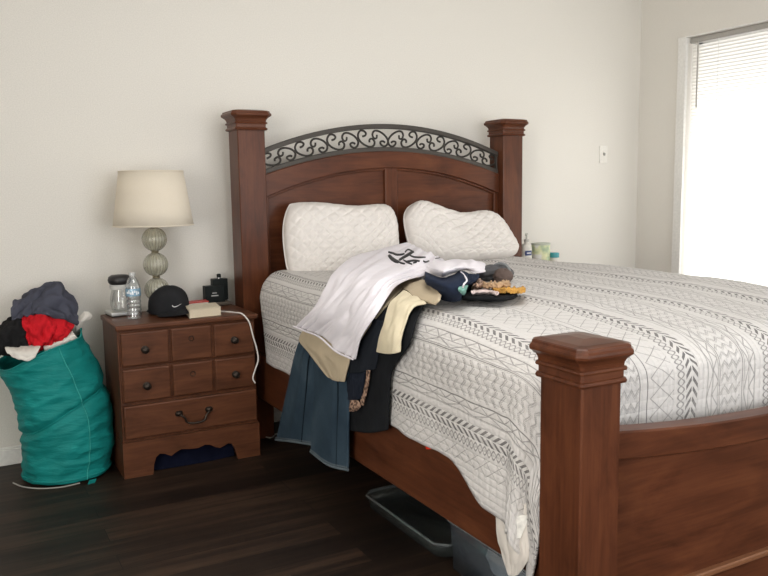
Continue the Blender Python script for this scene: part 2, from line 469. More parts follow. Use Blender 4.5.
def arch_band(x0, x1, lo, hi, y0, y1, n=48):
    xs = [x0+(x1-x0)*i/n for i in range(n+1)]
    poly = [(x, lo(x)) for x in xs]+[(x, hi(x)) for x in reversed(xs)]
    b = B(); m = len(xs)
    for y in (y0, y1): b.v += [(x, y, lo(x)) for x in xs]+[(x, y, hi(x)) for x in xs]
    o = 2*m
    for i in range(m-1):
        b.f += [(i, i+1, m+i+1, m+i), (o+i, o+m+i, o+m+i+1, o+i+1), (i, o+i, o+i+1, i+1), (m+i, m+i+1, o+m+i+1, o+m+i)]
    b.f += [(0, m, o+m, o), (m-1, o+m-1, o+2*m-1, 2*m-1)]
    return b
zl = lambda x: arc(x, 1.353, .126)      # top of the wood, underside of the iron work
zu = lambda x: arc(x, 1.482, .145)      # top of the iron work
zg = lambda x: arc(x, 1.236, .152)      # lower edge of the arched rail
arch_band(HX0, HX1, zg, lambda x: zl(x)-.001, -.215, -.155)
hb = obj('headboard_panel', B().box(HX0, HX1, -.185, -.165, .35, 1.30), W['x'], bed, bevel=.002)
b = arch_band(HX0, HX1, lambda x: 1.25, lambda x: zl(x)-.03, -.186, -.166); obj('upper_panel', b, W['x'], bed, smooth=False)
obj('arched_rail', arch_band(HX0, HX1, zg, zl, -.215, -.155), W['x'], bed, bevel=.004)
obj('center_stile', B().box(1.683, 1.763, -.205, -.18, .5, 1.392), W['z'], bed, bevel=.006)
obj('panel_molding', arch_band(HX0, HX1, lambda x: zg(x)-.014, lambda x: zg(x)+.002, -.200, -.185), W['x'], bed, bevel=.004)
for (a, c) in ((HX0, HX0+.03), (HX1-.03, HX1)): obj('side_stile', B().box(a, c, -.205, -.18, .5, 1.25), W['z'], bed, bevel=.004)
# iron scroll work
gr = obj('iron_grille', arch_band(HX0-.004, HX1+.004, lambda x: zu(x)-.026, zu, -.206, -.176), M_bar, bed, bevel=.003)
obj('lower_bar', arch_band(HX0-.004, HX1+.004, lambda x: zl(x)-.002, lambda x: zl(x)+.024, -.206, -.176), M_bar, gr, bevel=.003)
for (a, c) in ((HX0, HX0+.012), (HX1-.012, HX1)): obj('end_bar', B().box(a, c, -.200, -.180, zl(a)+.005, zu(a)-.005), M_bar, gr, bevel=.002)
U1 = [(375,285),(400,270),(410,240),(385,215),(350,225),(330,280),(345,340),(390,380),(445,395),(485,370),(495,320),(470,290),(445,310),(445,342)]
U2 = [(520,230),(515,270),(490,280),(475,240),(490,195),(530,180),(590,205),(630,260),(622,320),(590,350),(560,335),(555,305),(580,290),(600,300)]
cv = lambda L: [((x-330)/295, (535-.3*x-y)/220) for x, y in L]
U1, U2 = cv(U1), cv(U2)
pitch = (HW-.006)/4
for side in (1, -1):
    for k in range(4):
        for L in (U1, U2):
            pts = []
            for a, bb in spline([(a, c, 0) for a, c in L], 52) and [(p.x, p.y) for p in spline([(a, c, 0) for a, c in L], 52)]:
                x = HC-side*(HW-.004-(k+a*.985)*pitch)
                lo, hi = zl(x)+.024, zu(x)-.026
                pts.append((x, -.191, lo+(hi-lo)*min(max(bb, .03), .97)))
            obj('scroll', B().tube(pts, .0056, 8), M_iron, gr)
# side rails, footboard
for x0, x1 in ((.876, .908), (PX2+PW-.073, PX2+PW-.041)):
    obj('side_rail', B().box(x0, x1, FYF+PD-.003, PYF+.003, .237, .462), W['y'], bed, bevel=.004)
def slat_support(): 
    b = B()
    for i in range(9): b.box(.908, PX2+PW-.073, -2.4+.26*i, -2.32+.26*i, .262, .28)
    return b
obj('slat_deck', slat_support(), W['x'], bed, smooth=False)
fz = lambda x: .622+.047*((x-HC)/HW)**2
FY0, FY1 = FYF+.045, FYF+.095
obj('footboard_panel', arch_band(BX0, BX1, lambda x: .17, lambda x: fz(x)-.05, FY0+.012, FY1), W['x'], bed, bevel=.003)
obj('footboard_rail', arch_band(BX0, BX1, lambda x: fz(x)-.076, fz, FY0-.006, FY1+.006), W['x'], bed, bevel=.005)
obj('footboard_trim', B().box(BX0, BX1, FY0-.006, FY0+.02, .188, .206), plain('pale_trim_wood', (.20, .085, .04), .35), bed, bevel=.004)  # paler brown than the other bed wood
obj('footboard_base', B().box(BX0, BX1, FY0+.004, FY1+.004, .09, .19), W['x'], bed, bevel=.003)

# mattress and box spring
MX0, MX1 = .945, 2.482
mt = tag(obj('mattress', B().box(MX0, MX1, -2.42, -.36, .50, .80), fabric('mattress_grey', (.42, .40, .38)), bevel=.10), 'grey white mattress under the patterned quilt', 'mattress')
mt.modifiers['bevel'].segments = 5
tag(obj('box_spring', B().box(MX0, MX1, -2.42, -.36, .282, .498), fabric('box_spring_grey', (.3, .29, .28)), bevel=.02), 'grey box spring low inside the wooden bed frame', 'box spring')
c = Vector((0.868,-1.956,0.453))
obj('red_tag', B().obox(c, (.002, 0, 0), (0, .013, -.004), (0, .004, .010)), fabric('red_tag', srgb(225, 60, 40)), mt, bevel=.001)

# quilt
QX0, QX1, QY0, QZ, QR = 1.008, 2.43, -2.38, .875, .14
def quilt_point(p, q):
    dx = min(0, p-QX0) if p < QX0 else max(0, p-QX1)
    dy = min(0, q-QY0)
    r = math.hypot(dx, dy)
    cx = min(max(p, QX0), QX1); cy = max(q, QY0)
    # gentle swell of the top
    dk = min(1, max(0, (-1.7-q)/.75)); dip = .05*dk*dk
    w = .010*nz(p*2.2, q*1.9, 3.1)+.006*nz(p*6, q*4, 9.7)+.0022*nz(p*22, q*20, 1.7)
    if r < 1e-9:
        return (cx, cy, QZ+w-dip)
    nx, ny = dx/r, dy/r
    if r < QR*PI/2:
        o = QR*math.sin(r/QR); z = QZ-QR*(1-math.cos(r/QR)); up = math.cos(r/QR)
    else:
        e = r-QR*PI/2
        z = QZ-QR-e-.0; up = 0
        o = QR
        # hang in soft folds, more towards the hem
        if abs(nx) > .98: o += e*.028+.012*e/.3*nz(q*3.2, .3, 2)
        th = math.atan2(abs(dy), abs(dx))
        if 0 < th < PI/2 and dx < 0:
            o += (.030*e/.35)*(.5-.5*math.cos(4*th)) + .040*(e/.35)*math.exp(-((th-.30)/.16)**2) - .03*(e/.35)*math.exp(-((th-.62)/.14)**2)+ .02*(e/.35)*math.exp(-((th-.95)/.15)**2)
    X, Y, Z = cx+nx*(o+w*(1-up)*.9), cy+ny*(o+w*(1-up)*.9), z+w*up-dip*max(up, .25)
    if dx < 0 and dy < 0:
        th = math.atan2(-dy, -dx)
        k = min(1, max(0, (.56-Z)/.10)); k = k*k*(3-2*k); g = min(1, max(0, (1.25-th)/.25))
        tx = .858-.012*math.sin(th*9)*k
        if X > tx: X += (tx-X)*k*g
        Y = max(Y, -2.546)
    return (X, Y, Z)
nu, nv = 220, 225
p0, p1, q0, q1 = QX0-.497, QX1+.48, -.345, QY0-.47
G, UV = [], []
for i in range(nu+1):
    row, ur = [], []
    for j in range(nv+1):
        p = p0+(p1-p0)*i/nu
        qh = q0-.13*max(0, min(1, (QX0-p)/.45))
        q = qh+(q1-qh)*j/nv
        ext = min(1, max(0, (-2.07-q)/.22)); ext = ext*ext*(3-2*ext)*.085
        if p < QX0-.2: p -= ext*(QX0-.2-p)/.297
        # uneven hem
        t = max(0, 1-i/12); pe = p+t*t*(.012*nz(q*3.1, 4.4)+.008*nz(q*9, 2.2)-.012*math.exp(-((q+.5)/.4)**2))
        row.append(quilt_point(pe, q)); ur.append((p, q))
    G.append(row); UV.append(ur)
qu = tag(obj('quilt', B().grid(G, UV), quilt_mat(), solid=.010, solid_off=1), 'off white quilt with grey stitched chevron and zigzag bands spread over the bed', 'quilt')
qv = qu.modifiers['solid']; qv.offset = -1
tg = Vector((0.848,-2.451,0.373))
obj('care_tag', B().obox(tg, (.012, -.012, .004), (.002, .002, .001), (.010, -.006, .032)), fabric('tag_white', (.75, .74, .70), scale=60), qu, bevel=.001)

# sheet corner hanging below the quilt
shr = [[(0.870,-2.323,0.399),(0.870,-2.369,0.409),(0.870,-2.418,0.426),(0.870,-2.469,0.439)], [(0.868,-2.331,0.307),(0.860,-2.387,0.325),(0.858,-2.443,0.347),(0.866,-2.475,0.369)], [(0.864,-2.360,0.249),(0.852,-2.412,0.273),(0.850,-2.462,0.300),(0.858,-2.485,0.319)], [(0.862,-2.395,0.208),(0.856,-2.416,0.216),(0.855,-2.443,0.234),(0.858,-2.481,0.287)]]
tag(cloth('bed_sheet', shr, fabric('sheet_white', (.66, .62, .57), .06), amp=.008, seed=3, thick=.003), 'plain white sheet corner hanging out below the quilt beside the near foot post', 'bed sheet')

# ------------------------------------------------------------------ pillows
def coons(top, bot, lef, rig, n, m):
    T, Bo, L, Rr = spline(top, n), spline(bot, n), spline(lef, m), spline(rig, m)
    G = []
    for j in range(m+1):
        v = j/m; row = []
        for i in range(n+1):
            u = i/n
            a = T[i]*(1-v)+Bo[i]*v; c = L[j]*(1-u)+Rr[j]*u
            d = (T[0]*(1-u)+T[-1]*u)*(1-v)+(Bo[0]*(1-u)+Bo[-1]*u)*v
            row.append(a+c-d)
        G.append(row)
    return G
def pillow(name, label, top, bot, lef, rig, th, seed, mat):
    n, m = 150, 100
    C_ = coons(top, bot, lef, rig, n, m)
    nrm = (C_[0][n]-C_[m][0]).cross(C_[m][n]-C_[0][0]).normalized()
    if nrm.y > 0: nrm = -nrm
    fr, bk, rim = [], [], {}
    for j in range(m+1):
        v = 2*j/m-1; r1, r2 = [], []
        for i in range(n+1):
            u = 2*i/n-1
            ci = (u*(1-.075*abs(v)**5)+1)/2*n; cj = (v*(1-.075*abs(u)**5)+1)/2*m
            i0, j0 = min(int(ci), n-1), min(int(cj), m-1); fi, fj = ci-i0, cj-j0
            cen = (C_[j0][i0]*(1-fi)+C_[j0][i0+1]*fi)*(1-fj)+(C_[j0+1][i0]*(1-fi)+C_[j0+1][i0+1]*fi)*fj
            e = max(0, (1-u**4)*(1-v**4))**.5
            h = th*.5*e*(1+.12*nz(u*1.5+seed, v*1.5, seed))
            a, c_ = u*5.2+v*3.6, u*5.2-v*3.6
            qd = min(abs(math.sin(a*PI/1.0)), abs(math.sin(c_*PI/1.0)))
            h2 = h+e*(.010*min(1, qd*1.25)**.6+.012*nz(u*2.2+seed, v*2.2, 2)+.003*nz(u*7+seed, v*7, 5))
            r1.append(cen+nrm*h2); r2.append(cen-nrm*h*.8)
            if i in (0, n) or j in (0, m): rim[(i, j)] = cen
        fr.append(r1); bk.append(r2)
    b = B().grid(fr); b.grid(bk)
    o = obj(name, b, mat)
    bm = bmesh.new(); bm.from_mesh(o.data); bmesh.ops.remove_doubles(bm, verts=bm.verts, dist=.0004); bmesh.ops.recalc_face_normals(bm, faces=bm.faces); bm.to_mesh(o.data); bm.free()
    tag(o, label, 'pillow', 'quilted pillows against the headboard')
    edge = [rim[(i, 0)] for i in range(0, n+1, 3)]+[rim[(n, j)] for j in range(2, m+1, 3)]+[rim[(i, m)] for i in range(n-2, -1, -3)]+[rim[(0, j)] for j in range(m-2, 0, -3)]
    pb = B().tube(edge+[edge[0]], .004, 6)
    obj('piping', pb, mat, o)
    return o
M_pil = fabric('pillow_white', (.70, .665, .635), .03)
pillow('pillow', 'white quilted pillow standing upright against the left half of the headboard',
    [(1.076,-0.262,1.222), (1.237,-0.258,1.208), (1.445,-0.258,1.185), (1.618,-0.262,1.189), (1.697,-0.265,1.165)],
    [(1.026,-0.420,0.826), (1.179,-0.430,0.821), (1.404,-0.430,0.805), (1.635,-0.420,0.821)],
    [(1.076,-0.262,1.222), (1.028,-0.330,1.069), (1.023,-0.370,0.921), (1.026,-0.420,0.826)],
    [(1.697,-0.265,1.165), (1.686,-0.320,1.053), (1.671,-0.360,0.937), (1.635,-0.420,0.821)], .17, 1.3, M_pil)
pillow('pillow', 'white quilted pillow slumped to the right against the right half of the headboard',
    [(1.781,-0.262,1.174), (1.871,-0.262,1.191), (2.090,-0.262,1.121), (2.264,-0.262,1.128), (2.379,-0.262,1.119)],
    [(1.735,-0.420,0.916), (1.893,-0.430,0.876), (2.159,-0.430,0.861), (2.419,-0.420,0.880)],
    [(1.781,-0.262,1.174), (1.734,-0.320,1.111), (1.728,-0.370,1.000), (1.735,-0.420,0.916)],
    [(2.379,-0.262,1.119), (2.438,-0.310,1.024), (2.465,-0.370,0.926), (2.419,-0.420,0.880)], .18, 4.1, M_pil)

# ------------------------------------------------------------------ nightstand
NX0, NX1, NYF, NYB, NH = .1745, .8063, -.4893, -.115, .6975
def nightstand(label):
    t = thing('nightstand', label, 'nightstand', ((NX0+NX1)/2, -.26, 0), 'nightstands beside the bed')
    obj('top', B().box(NX0-.008, NX1+.013, NYF-.016, NYB+.004, NH-.024, NH), NW['x'], t, bevel=.006)
    obj('body', B().box(NX0, NX1, NYF+.006, NYB, .16, NH-.024), NW['z'], t, bevel=.002)
    # scalloped base
    ap = [(NX0-.004, 0), (.298, 0), (.303, .045), (.314, .078), (.332, .092), (.352, .088), (.383, .072), (.405, .086), (.43, .096), (.47, .090), (.508, .088), (.541, .098), (.565, .094), (.59, .078), (.613, .070), (.635, .078), (.652, .086), (.672, .080), (.686, .050), (.699, 0), (NX1+.004, 0), (NX1+.004, .165), (NX0-.004, .165)]
    b = B(); k = len(ap)
    from mathutils.geometry import tessellate_polygon
    tri = tessellate_polygon([[Vector((x, z, 0)) for x, z in ap]])
    for y in (NYF-.006, NYF+.016): b.v += [(x, y, z) for x, z in ap]
    b.f += [tuple(f) for f in tri]+[tuple(i+k for i in reversed(f)) for f in tri]+[(i, (i+1) % k, (i+1) % k+k, i+k) for i in range(k)]
    obj('apron', b, NW['x'], t, smooth=False)
    for x0, x1 in ((NX0-.004, NX0+.02), (NX1-.02, NX1+.004)): obj('side_panel', B().box(x0, x1, NYF+.016, NYB, 0, .165), NW['z'], t, smooth=False)
    cols = ((.187, .396), (.406, .592), (.603, .797))
    for (z0, z1, zk) in ((.512, .664, .583), (.349, .499, .418)):
        d = obj('drawer', B().box(.182, .801, NYF-.002, NYF+.02, z0-.004, z1+.002), NW['x'], t, bevel=.002)
        for ci, (x0, x1) in enumerate(cols):
            pr = obj('drawer_panel', B().box(x0, x1, NYF-.016, NYF, z0, z1), NW['x'], d, bevel=.007)
            pr.modifiers['bevel'].segments = 3
        for kx in (.287, .698):
            pts = [(.017, .002), (.017, -.002), (.008, -.004), (.007, -.012), (.014, -.018), (.016, -.024), (.011, -.029), (.001, -.031)]
            obj('knob', B().rings([[(kx+r*math.cos(2*PI*j/20), NYF-.016+y, zk+r*math.sin(2*PI*j/20)) for j in range(20)] for r, y in pts]), M_bronze, d)
        # small escutcheon pressed in the middle panel
        obj('escutcheon', B().tube([(.497+.011*math.cos(a*PI/8), NYF-.0165, zk+.028+.011*math.sin(a*PI/8)) for a in range(17)], .002, 6), M_bronze, d)
    d = obj('drawer', B().box(.183, .800, NYF-.014, NYF+.02, .180, .332), NW['x'], t, bevel=.006)
    hx0, hx1, hz = .425, .565, .268
    pth = [(hx0, NYF-.02, hz), (hx0+.004, NYF-.034, hz-.004), (hx0+.02, NYF-.04, hz-.018), (hx0+.028, NYF-.04, hz-.038), (hx0+.048, NYF-.042, hz-.046), ((hx0+hx1)/2, NYF-.044, hz-.047), (hx1-.048, NYF-.042, hz-.046), (hx1-.028, NYF-.04, hz-.038), (hx1-.02, NYF-.04, hz-.018), (hx1-.004, NYF-.034, hz-.004), (hx1, NYF-.02, hz)]
    obj('bail_handle', B().tube(spline(pth, 50), lambda s: .0042+.0015*math.sin(s*PI)*abs(math.sin(s*20)), 8), M_bronze, d)
    for hx in (hx0, hx1):
        obj('handle_plate', B().rings([[(hx+r*math.cos(2*PI*j/12)*1.3, NYF-.014+y, hz+r*math.sin(2*PI*j/12)*(1.2+.3*math.cos(j*PI/3))) for j in range(12)] for r, y in ((.014, .001), (.013, -.004), (.006, -.012), (.001, -.013))]), M_bronze, d)
    return t
ns = nightstand('brown wooden nightstand with scalloped apron left of the bed')
ns2 = dup(ns); ns2.location.x = ns.location.x+2.43
ns2['label'] = 'matching brown nightstand hidden beyond the far side of the bed'
# blue cloth bag pushed under the nightstand
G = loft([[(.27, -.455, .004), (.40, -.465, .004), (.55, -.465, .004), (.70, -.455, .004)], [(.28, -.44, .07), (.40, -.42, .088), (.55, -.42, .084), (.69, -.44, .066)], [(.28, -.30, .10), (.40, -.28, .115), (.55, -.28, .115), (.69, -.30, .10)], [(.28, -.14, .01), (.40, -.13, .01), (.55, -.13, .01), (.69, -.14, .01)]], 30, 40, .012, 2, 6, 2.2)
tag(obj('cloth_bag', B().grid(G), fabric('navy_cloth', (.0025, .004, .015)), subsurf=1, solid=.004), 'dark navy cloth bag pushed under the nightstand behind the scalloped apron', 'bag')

# ------------------------------------------------------------------ table lamp
LX, LY = .420, -.205
lamp = thing('table_lamp', 'table lamp with cream drum shade and three stacked ribbed glass balls', 'lamp', (LX, LY, NH))
M_ball = clear('ribbed_glass', (.90, .90, .82), .05, .16, .55, (.46, .45, .36))
_nt = M_ball.node_tree; _tc = N(_nt, 'ShaderNodeTexCoord'); _sp = N(_nt, 'ShaderNodeSeparateXYZ'); _nt.links.new(_tc.outputs['Object'], _sp.inputs[0])
_an = S(_nt, _sp.outputs[0])._op('ARCTAN2', S(_nt, _sp.outputs[1]))*(24/(2*PI))
_li = (_an.frac()-.5).ab().lt(.10)
_df = [n for n in _nt.nodes if n.type == 'BSDF_DIFFUSE'][0]
_nt.links.new(ramp(_nt, _li.k, [(0, (.50, .49, .40)), (1, (.20, .19, .14))]), _df.inputs[0])
M_brass = plain('pale_brass', (.42, .37, .27), .3, .9)
M_cream = None
def shade_mat():
    m = bpy.data.materials.new('cream_shade'); m.use_nodes = True; nt = m.node_tree; nt.nodes.clear()
    out = N(nt, 'ShaderNodeOutputMaterial'); df = N(nt, 'ShaderNodeBsdfDiffuse'); tl = N(nt, 'ShaderNodeBsdfTranslucent')
    tc = N(nt, 'ShaderNodeTexCoord'); n = N(nt, 'ShaderNodeTexNoise'); n.inputs['Scale'].default_value = 300; nt.links.new(tc.outputs['Object'], n.inputs['Vector'])
    c = ramp(nt, n.outputs[0], [(.3, (.86, .80, .69)), (.7, (.90, .84, .74))])
    nt.links.new(c, df.inputs[0]); nt.links.new(c, tl.inputs[0])
    mx = N(nt, 'ShaderNodeMixShader'); mx.inputs[0].default_value = .35
    nt.links.new(df.outputs[0], mx.inputs[1]); nt.links.new(tl.outputs[0], mx.inputs[2]); nt.links.new(mx.outputs[0], out.inputs[0]); return m
M_cream = shade_mat()
obj('base', B().lathe((LX, LY, NH), [(.001, 0), (.040, 0), (.042, .006), (.039, .016), (.030, .022), (.022, .034), (.001, .036)], 36), M_brass, lamp)
for k in range(3):
    zc = .811-NH+.121*k; rr = .058
    prof = [(max(.010, rr*math.sin(PI*i/24)), zc-rr*math.cos(PI*i/24)) for i in range(1, 24)]
    obj('glass_ball', B().lathe((LX, LY, NH), prof, 144, lambda a, z: .03*abs(math.sin(a*12))-.015), M_ball, lamp)
    obj('spacer', B().lathe((LX, LY, NH), [(.001, zc+.052), (.012, zc+.052), (.017, zc+.057), (.019, zc+.0605), (.017, zc+.064), (.012, zc+.069), (.001, zc+.069)], 24), M_brass, lamp)
obj('stem', B().lathe((LX, LY, NH), [(.005, .03), (.005, .45), (.008, .452), (.008, .64), (.001, .642)], 12), M_brass, lamp)
b = B()
r0, r1, z0, z1 = .186, .148, 1.120-NH, 1.375-NH
n = 96
for prof in ([(r0, z0), (r0*.7+r1*.3, z0*.7+z1*.3), (r0*.4+r1*.6, z0*.4+z1*.6), (r1, z1)],):
    G = [[(LX+r*math.cos(2*PI*j/n), LY+r*math.sin(2*PI*j/n), NH+z) for j in range(n)] for r, z in prof]
    b.grid(G, closed=True)
obj('lamp_shade', b, M_cream, lamp, solid=.003, solid_off=-1)
for rr, zz in ((r0, z0), (r1, z1)):
    obj('shade_trim', B().tube([(LX+rr*math.cos(2*PI*j/64), LY+rr*math.sin(2*PI*j/64), NH+zz) for j in range(65)], .003, 6), M_cream, lamp)
b = B()
for a in range(3): b.tube([(LX, LY, NH+z1-.03), (LX+(r1-.003)*math.cos(a*2*PI/3+.4), LY+(r1-.003)*math.sin(a*2*PI/3+.4), NH+z1-.004)], .002, 6)
obj('shade_spider', b, M_brass, lamp)
obj('light_bulb', B().lathe((LX, LY, NH), [(.012, .46), (.014, .49), (.030, .525), (.032, .545), (.022, .57), (.001, .578)], 24), plain('bulb_white', (.8, .8, .76), .3), lamp)

# ------------------------------------------------------------------ things on the nightstand
jc = Vector((0.232,-0.182,0.698)); jc += Vector((.022, .010, 0))
ja = .35
ca, sa = math.cos(ja), math.sin(ja)
jar = thing('glass_jar', 'clear glass jar with a rounded black lid on a square silver base', 'jar', jc)
b = B().obox(jc+Vector((0, 0, .013)), (.062, 0.006, 0), (-.006, .062, 0), (0, 0, .009)); obj('silver_base', b, plain('brushed_silver', (.62, .62, .60), .3, .7), jar, bevel=.004)
obj('base_foot', B().obox(jc+Vector((0, 0, .002)), (.058, .006, 0), (-.006, .058, 0), (0, 0, .0025)), plain('black_rubber', (.02, .02, .02), .7), jar, smooth=False)
M_clear = clear('clear_glass', (.93, .94, .93), .12, .04, .10, (.6, .62, .62))
k_ = 1.2
obj('glass_body', B().lathe(jc, [(r_, z_*k_) for r_, z_ in [(.030, .0195), (.042, .022), (.047, .045), (.047, .070), (.040, .094), (.038, .105)]], 36), M_clear, jar)
obj('collar', B().lathe(jc, [(r_, z_*k_) for r_, z_ in [(.039, .103), (.046, .105), (.047, .120), (.041, .124), (.039, .124)]], 32), plain('frosted_white', (.62, .62, .60), .4), jar)
obj('lid', B().lathe(jc, [(r_, z_*k_) for r_, z_ in [(.001, .123), (.043, .123), (.051, .130), (.054, .141), (.050, .152), (.038, .159), (.001, .161)]], 36), plain('black_plastic', (.022, .021, .022), .4), jar)

bc = Vector((0.279,-0.352,0.698)); bc += Vector((.004, .02, 0))
bt = thing('water_bottle', 'clear plastic water bottle with pale blue label on the nightstand', 'bottle', bc)
M_pet = clear('clear_plastic', (.95, .97, .98), .16, .05, .05, (.7, .75, .78))
rib = lambda z: .0016*math.sin(z*330)
prof = [(.024, .001), (.033, .004), (.0335, .018)]+[(.0325+rib(.02+.006*i), .02+.006*i) for i in range(14)]+[(.0335, .108), (.0335, .142), (.032, .155), (.024, .178), (.015, .193), (.0125, .197), (.0125, .202)]
obj('body', B().lathe(bc, prof, 32), M_pet, bt)
obj('label', B().lathe(bc, [(.0343, .108), (.0345, .112), (.0345, .138), (.0343, .142)], 32), clear('label_blue', (.75, .9, 1), .1, .2, .6, (.35, .60, .80)), bt)
bb = B()
for j in range(7): 
    a = math.atan2(-.97, -.22)-.75+j*.25
    bb.obox((bc.x+.0353*math.cos(a), bc.y+.0353*math.sin(a), bc.z+.125+.004*math.sin(j*2)), (-.003*math.sin(a), .003*math.cos(a), 0), (.0004*math.cos(a), .0004*math.sin(a), 0), (0, 0, .005+.003*(j % 2)))
obj('label_print', bb, plain('label_white', (.8, .84, .88), .5), bt, smooth=False)
obj('bottle_cap', B().lathe(bc, [(.001, .200), (.0145, .200), (.0148, .213), (.013, .215), (.001, .215)], 24), clear('cap_white', (.9, .92, .92), .12, .1, .75, (.7, .72, .72)), bt)

# cap
cc = Vector((0.455,-0.314,0.698)); cc += Vector((.004, .058, 0))
fd = math.atan2(-1, .42)      # brim direction
fx, fy = math.cos(fd), math.sin(fd); rx_, ry_ = -fy, fx
def capw(a, s, z): return (cc.x+fx*a*1.06+rx_*s*1.10, cc.y+fy*a*1.06+ry_*s*1.10, cc.z+z)
cap = thing('baseball_cap', 'black baseball cap with a white swoosh lying on the nightstand', 'cap', cc)
M_cap = fabric('black_cap', (.019, .0195, .022), .2)
def crown(th, ph):
    k = 1+.018*abs(math.sin(ph*3))-.010*nz(math.cos(ph)*2, math.sin(ph)*2, th*2)
    h = math.cos(th)
    z = .026+.108*(h**.72 if h > 0 else 0)-.006*nz(math.cos(ph)*1.5+3, math.sin(ph)*1.5, th)
    r = math.sin(th)**.9
    return capw(.098*r*math.cos(ph)*k+.010*h, .082*r*math.sin(ph)*k, z)
G = [[crown(max(.001, PI/2*i/20), 2*PI*j/72) for j in range(72)] for i in range(21)]
G.append([capw(.096*math.cos(2*PI*j/72), .081*math.sin(2*PI*j/72), .004) for j in range(72)])
obj('crown', B().grid(G, closed=True), M_cap, cap, solid=.003, solid_off=-1, subsurf=1)
G = []
for i in range(13):
    s = i/12; row = []
    for j in range(25):
        ph = (-1+2*j/24)*1.35
        a0, s0 = .094*math.cos(ph), .080*math.sin(ph)
        L = .098*math.cos(ph*.86)**.55
        zz = .030-.020*(math.sin(ph)**2)-.012*s*math.cos(ph)+.006*(1-abs(math.sin(ph)))*s+.026*s*max(0, math.sin(ph))
        row.append(capw(a0+L*s, s0*(1+.40*s), max(.004, zz)))
    G.append(row)
obj('brim', B().grid(G), M_cap, cap, solid=.004, solid_off=0, subsurf=1)
obj('top_button', B().lathe(capw(.012, 0, .130), [(.001, 0), (.008, 0), (.008, .003), (.004, .006), (.001, .0065)], 16), M_cap, cap)
obj('back_strap', B().tube([capw(-.095*math.cos(a), .082*math.sin(a)-.002, .014) for a in [(-1+k/8)*.9 for k in range(17)]], .006, 6), M_cap, cap)
def swoosh():
    up = [(-.026, .004), (-.020, -.006), (-.010, -.007), (.004, -.002), (.030, .010)]
    lo = [(.030, .010), (.004, -.006), (-.008, -.0125), (-.018, -.014), (-.026, -.008), (-.0285, 0), (-.026, .004)]
    poly = up[:-1]+lo[:-1]
    b = B(); n = len(poly)
    up_ = spline([(x, z, 0) for x, z in up], 24); lo_ = spline([(x, z, 0) for x, z in reversed(lo)], 24)
    rows = []
    for A in (up_, lo_):
        r = []
        for p in A:
            s = p.x*.62-.024; z = .048+p.y*.62
            # on the crown's front
            hh = max(0, min(1, (z-.026)/.108)); th = math.acos(hh**(1/.72)); r_ = math.sin(th)**.9
            ph = math.asin(max(-1, min(1, s/(.082*r_))))
            q = Vector(crown(th, ph)); o = Vector((fx*math.cos(ph)+rx_*math.sin(ph), fy*math.cos(ph)+ry_*math.sin(ph), .25)).normalized()
            r.append(q+o*.0035)
        rows.append(r)
    return b.grid(rows)
obj('swoosh', swoosh(), plain('white_thread', (.8, .8, .8), .6), cap, solid=.002, solid_off=0)

# books
def slab4(p, h, z0):
    """box from four base corners (list of xyz, z ignored)"""
    return B().rings([[(x, y, z0) for x, y, _ in p], [(x, y, z0+h) for x, y, _ in p]])
A = [(x_, y_, 0) for x_, y_ in ((.500, -.478), (.655, -.462), (.676, -.300), (.523, -.315))]
A = [Vector(a) for a in A]
bk = thing('book', 'thick cream paperback book lying flat beside the black cap', 'book', (A[0]+A[2])/2)
def shr_(P, k):
    c = sum(P, Vector())/4; return [c+(p-c)*k for p in P]
obj('pages', slab4(shr_(A, .97), .034, NH+.004), plain('page_cream', (.66, .58, .44), .8, bump=.3, scale=300), bk, smooth=False)
M_cover = plain('cover_cream', (.62, .55, .42), .55)
obj('front_cover', slab4(A, .003, NH+.038), M_cover, bk, bevel=.001); obj('back_cover', slab4(A, .003, NH+.001), M_cover, bk, bevel=.001)
R4 = [Vector(a) for a in ((.512, -.292, 0), (.650, -.278, 0), (.655, -.205, 0), (.515, -.215, 0))]
rb = thing('red_notebook', 'small red notebook lying behind the cream paperback', 'notebook', (R4[0]+R4[2])/2)
obj('cover', slab4(R4, .004, NH+.042), plain('red_cover', srgb(178, 45, 36), .5), rb, bevel=.001)
obj('pages', slab4(shr_(R4, .97), .041, NH+.001), plain('page_white', (.6, .55, .48), .8), rb, smooth=False)

# dark tray with black boxes
ty = -.10
tr0 = Vector((0.744,-0.079,0.698))
tx0, tx1 = (0.660,-0.140,0.722)[0], (0.800,-0.140,0.711)[0]
tray = thing('dark_stand', 'flat grey brown stand under the black fragrance box', 'stand', ((tx0+tx1)/2, -.1, NH))
obj('stand_plate', B().box(tx0, tx1, -.165, -.04, NH+.004, NH+.020), plain('stand_brown', (.10, .08, .06), .4), tray, bevel=.003)
obj('stand_foot', B().box(tx0+.01, tx1-.01, -.155, -.05, NH, NH+.004), plain('stand_dark', (.03, .025, .02), .6), tray, smooth=False)
bx0, bx1 = (0.670,-0.155,0.738)[0], (0.770,-0.155,0.730)[0]
zt_ = (0.721,-0.155,0.801)[2]
M_blk = plain('black_gloss', (.010, .013, .013), .5, spec=.15)
bx = thing('fragrance_box', 'black box with faint white print on the grey brown stand', 'box', ((bx0+bx1)/2, -.13, NH+.020))
obj('carton', B().box(bx0, bx1, -.155, -.105, NH+.0205, zt_), M_blk, bx, bevel=.002)
bb = B()
zm = (NH+.02+zt_)/2
bb.box(bx0+.036, bx0+.058, -.1562, -.155, zm+.004, zm+.008); bb.box(bx0+.030, bx0+.066, -.1562, -.155, zm-.010, zm-.005)
obj('print', bb, plain('print_grey', (.5, .5, .5), .5), bx, smooth=False)
ux0, ux1 = (0.727,-0.080,0.793)[0], (0.806,-0.080,0.787)[0]; uz = (0.771,-0.080,0.829)[2]
fb = thing('fragrance_bottle', 'tall black fragrance bottle with silver neck behind the black box', 'bottle', ((ux0+ux1)/2, -.075, NH+.020))
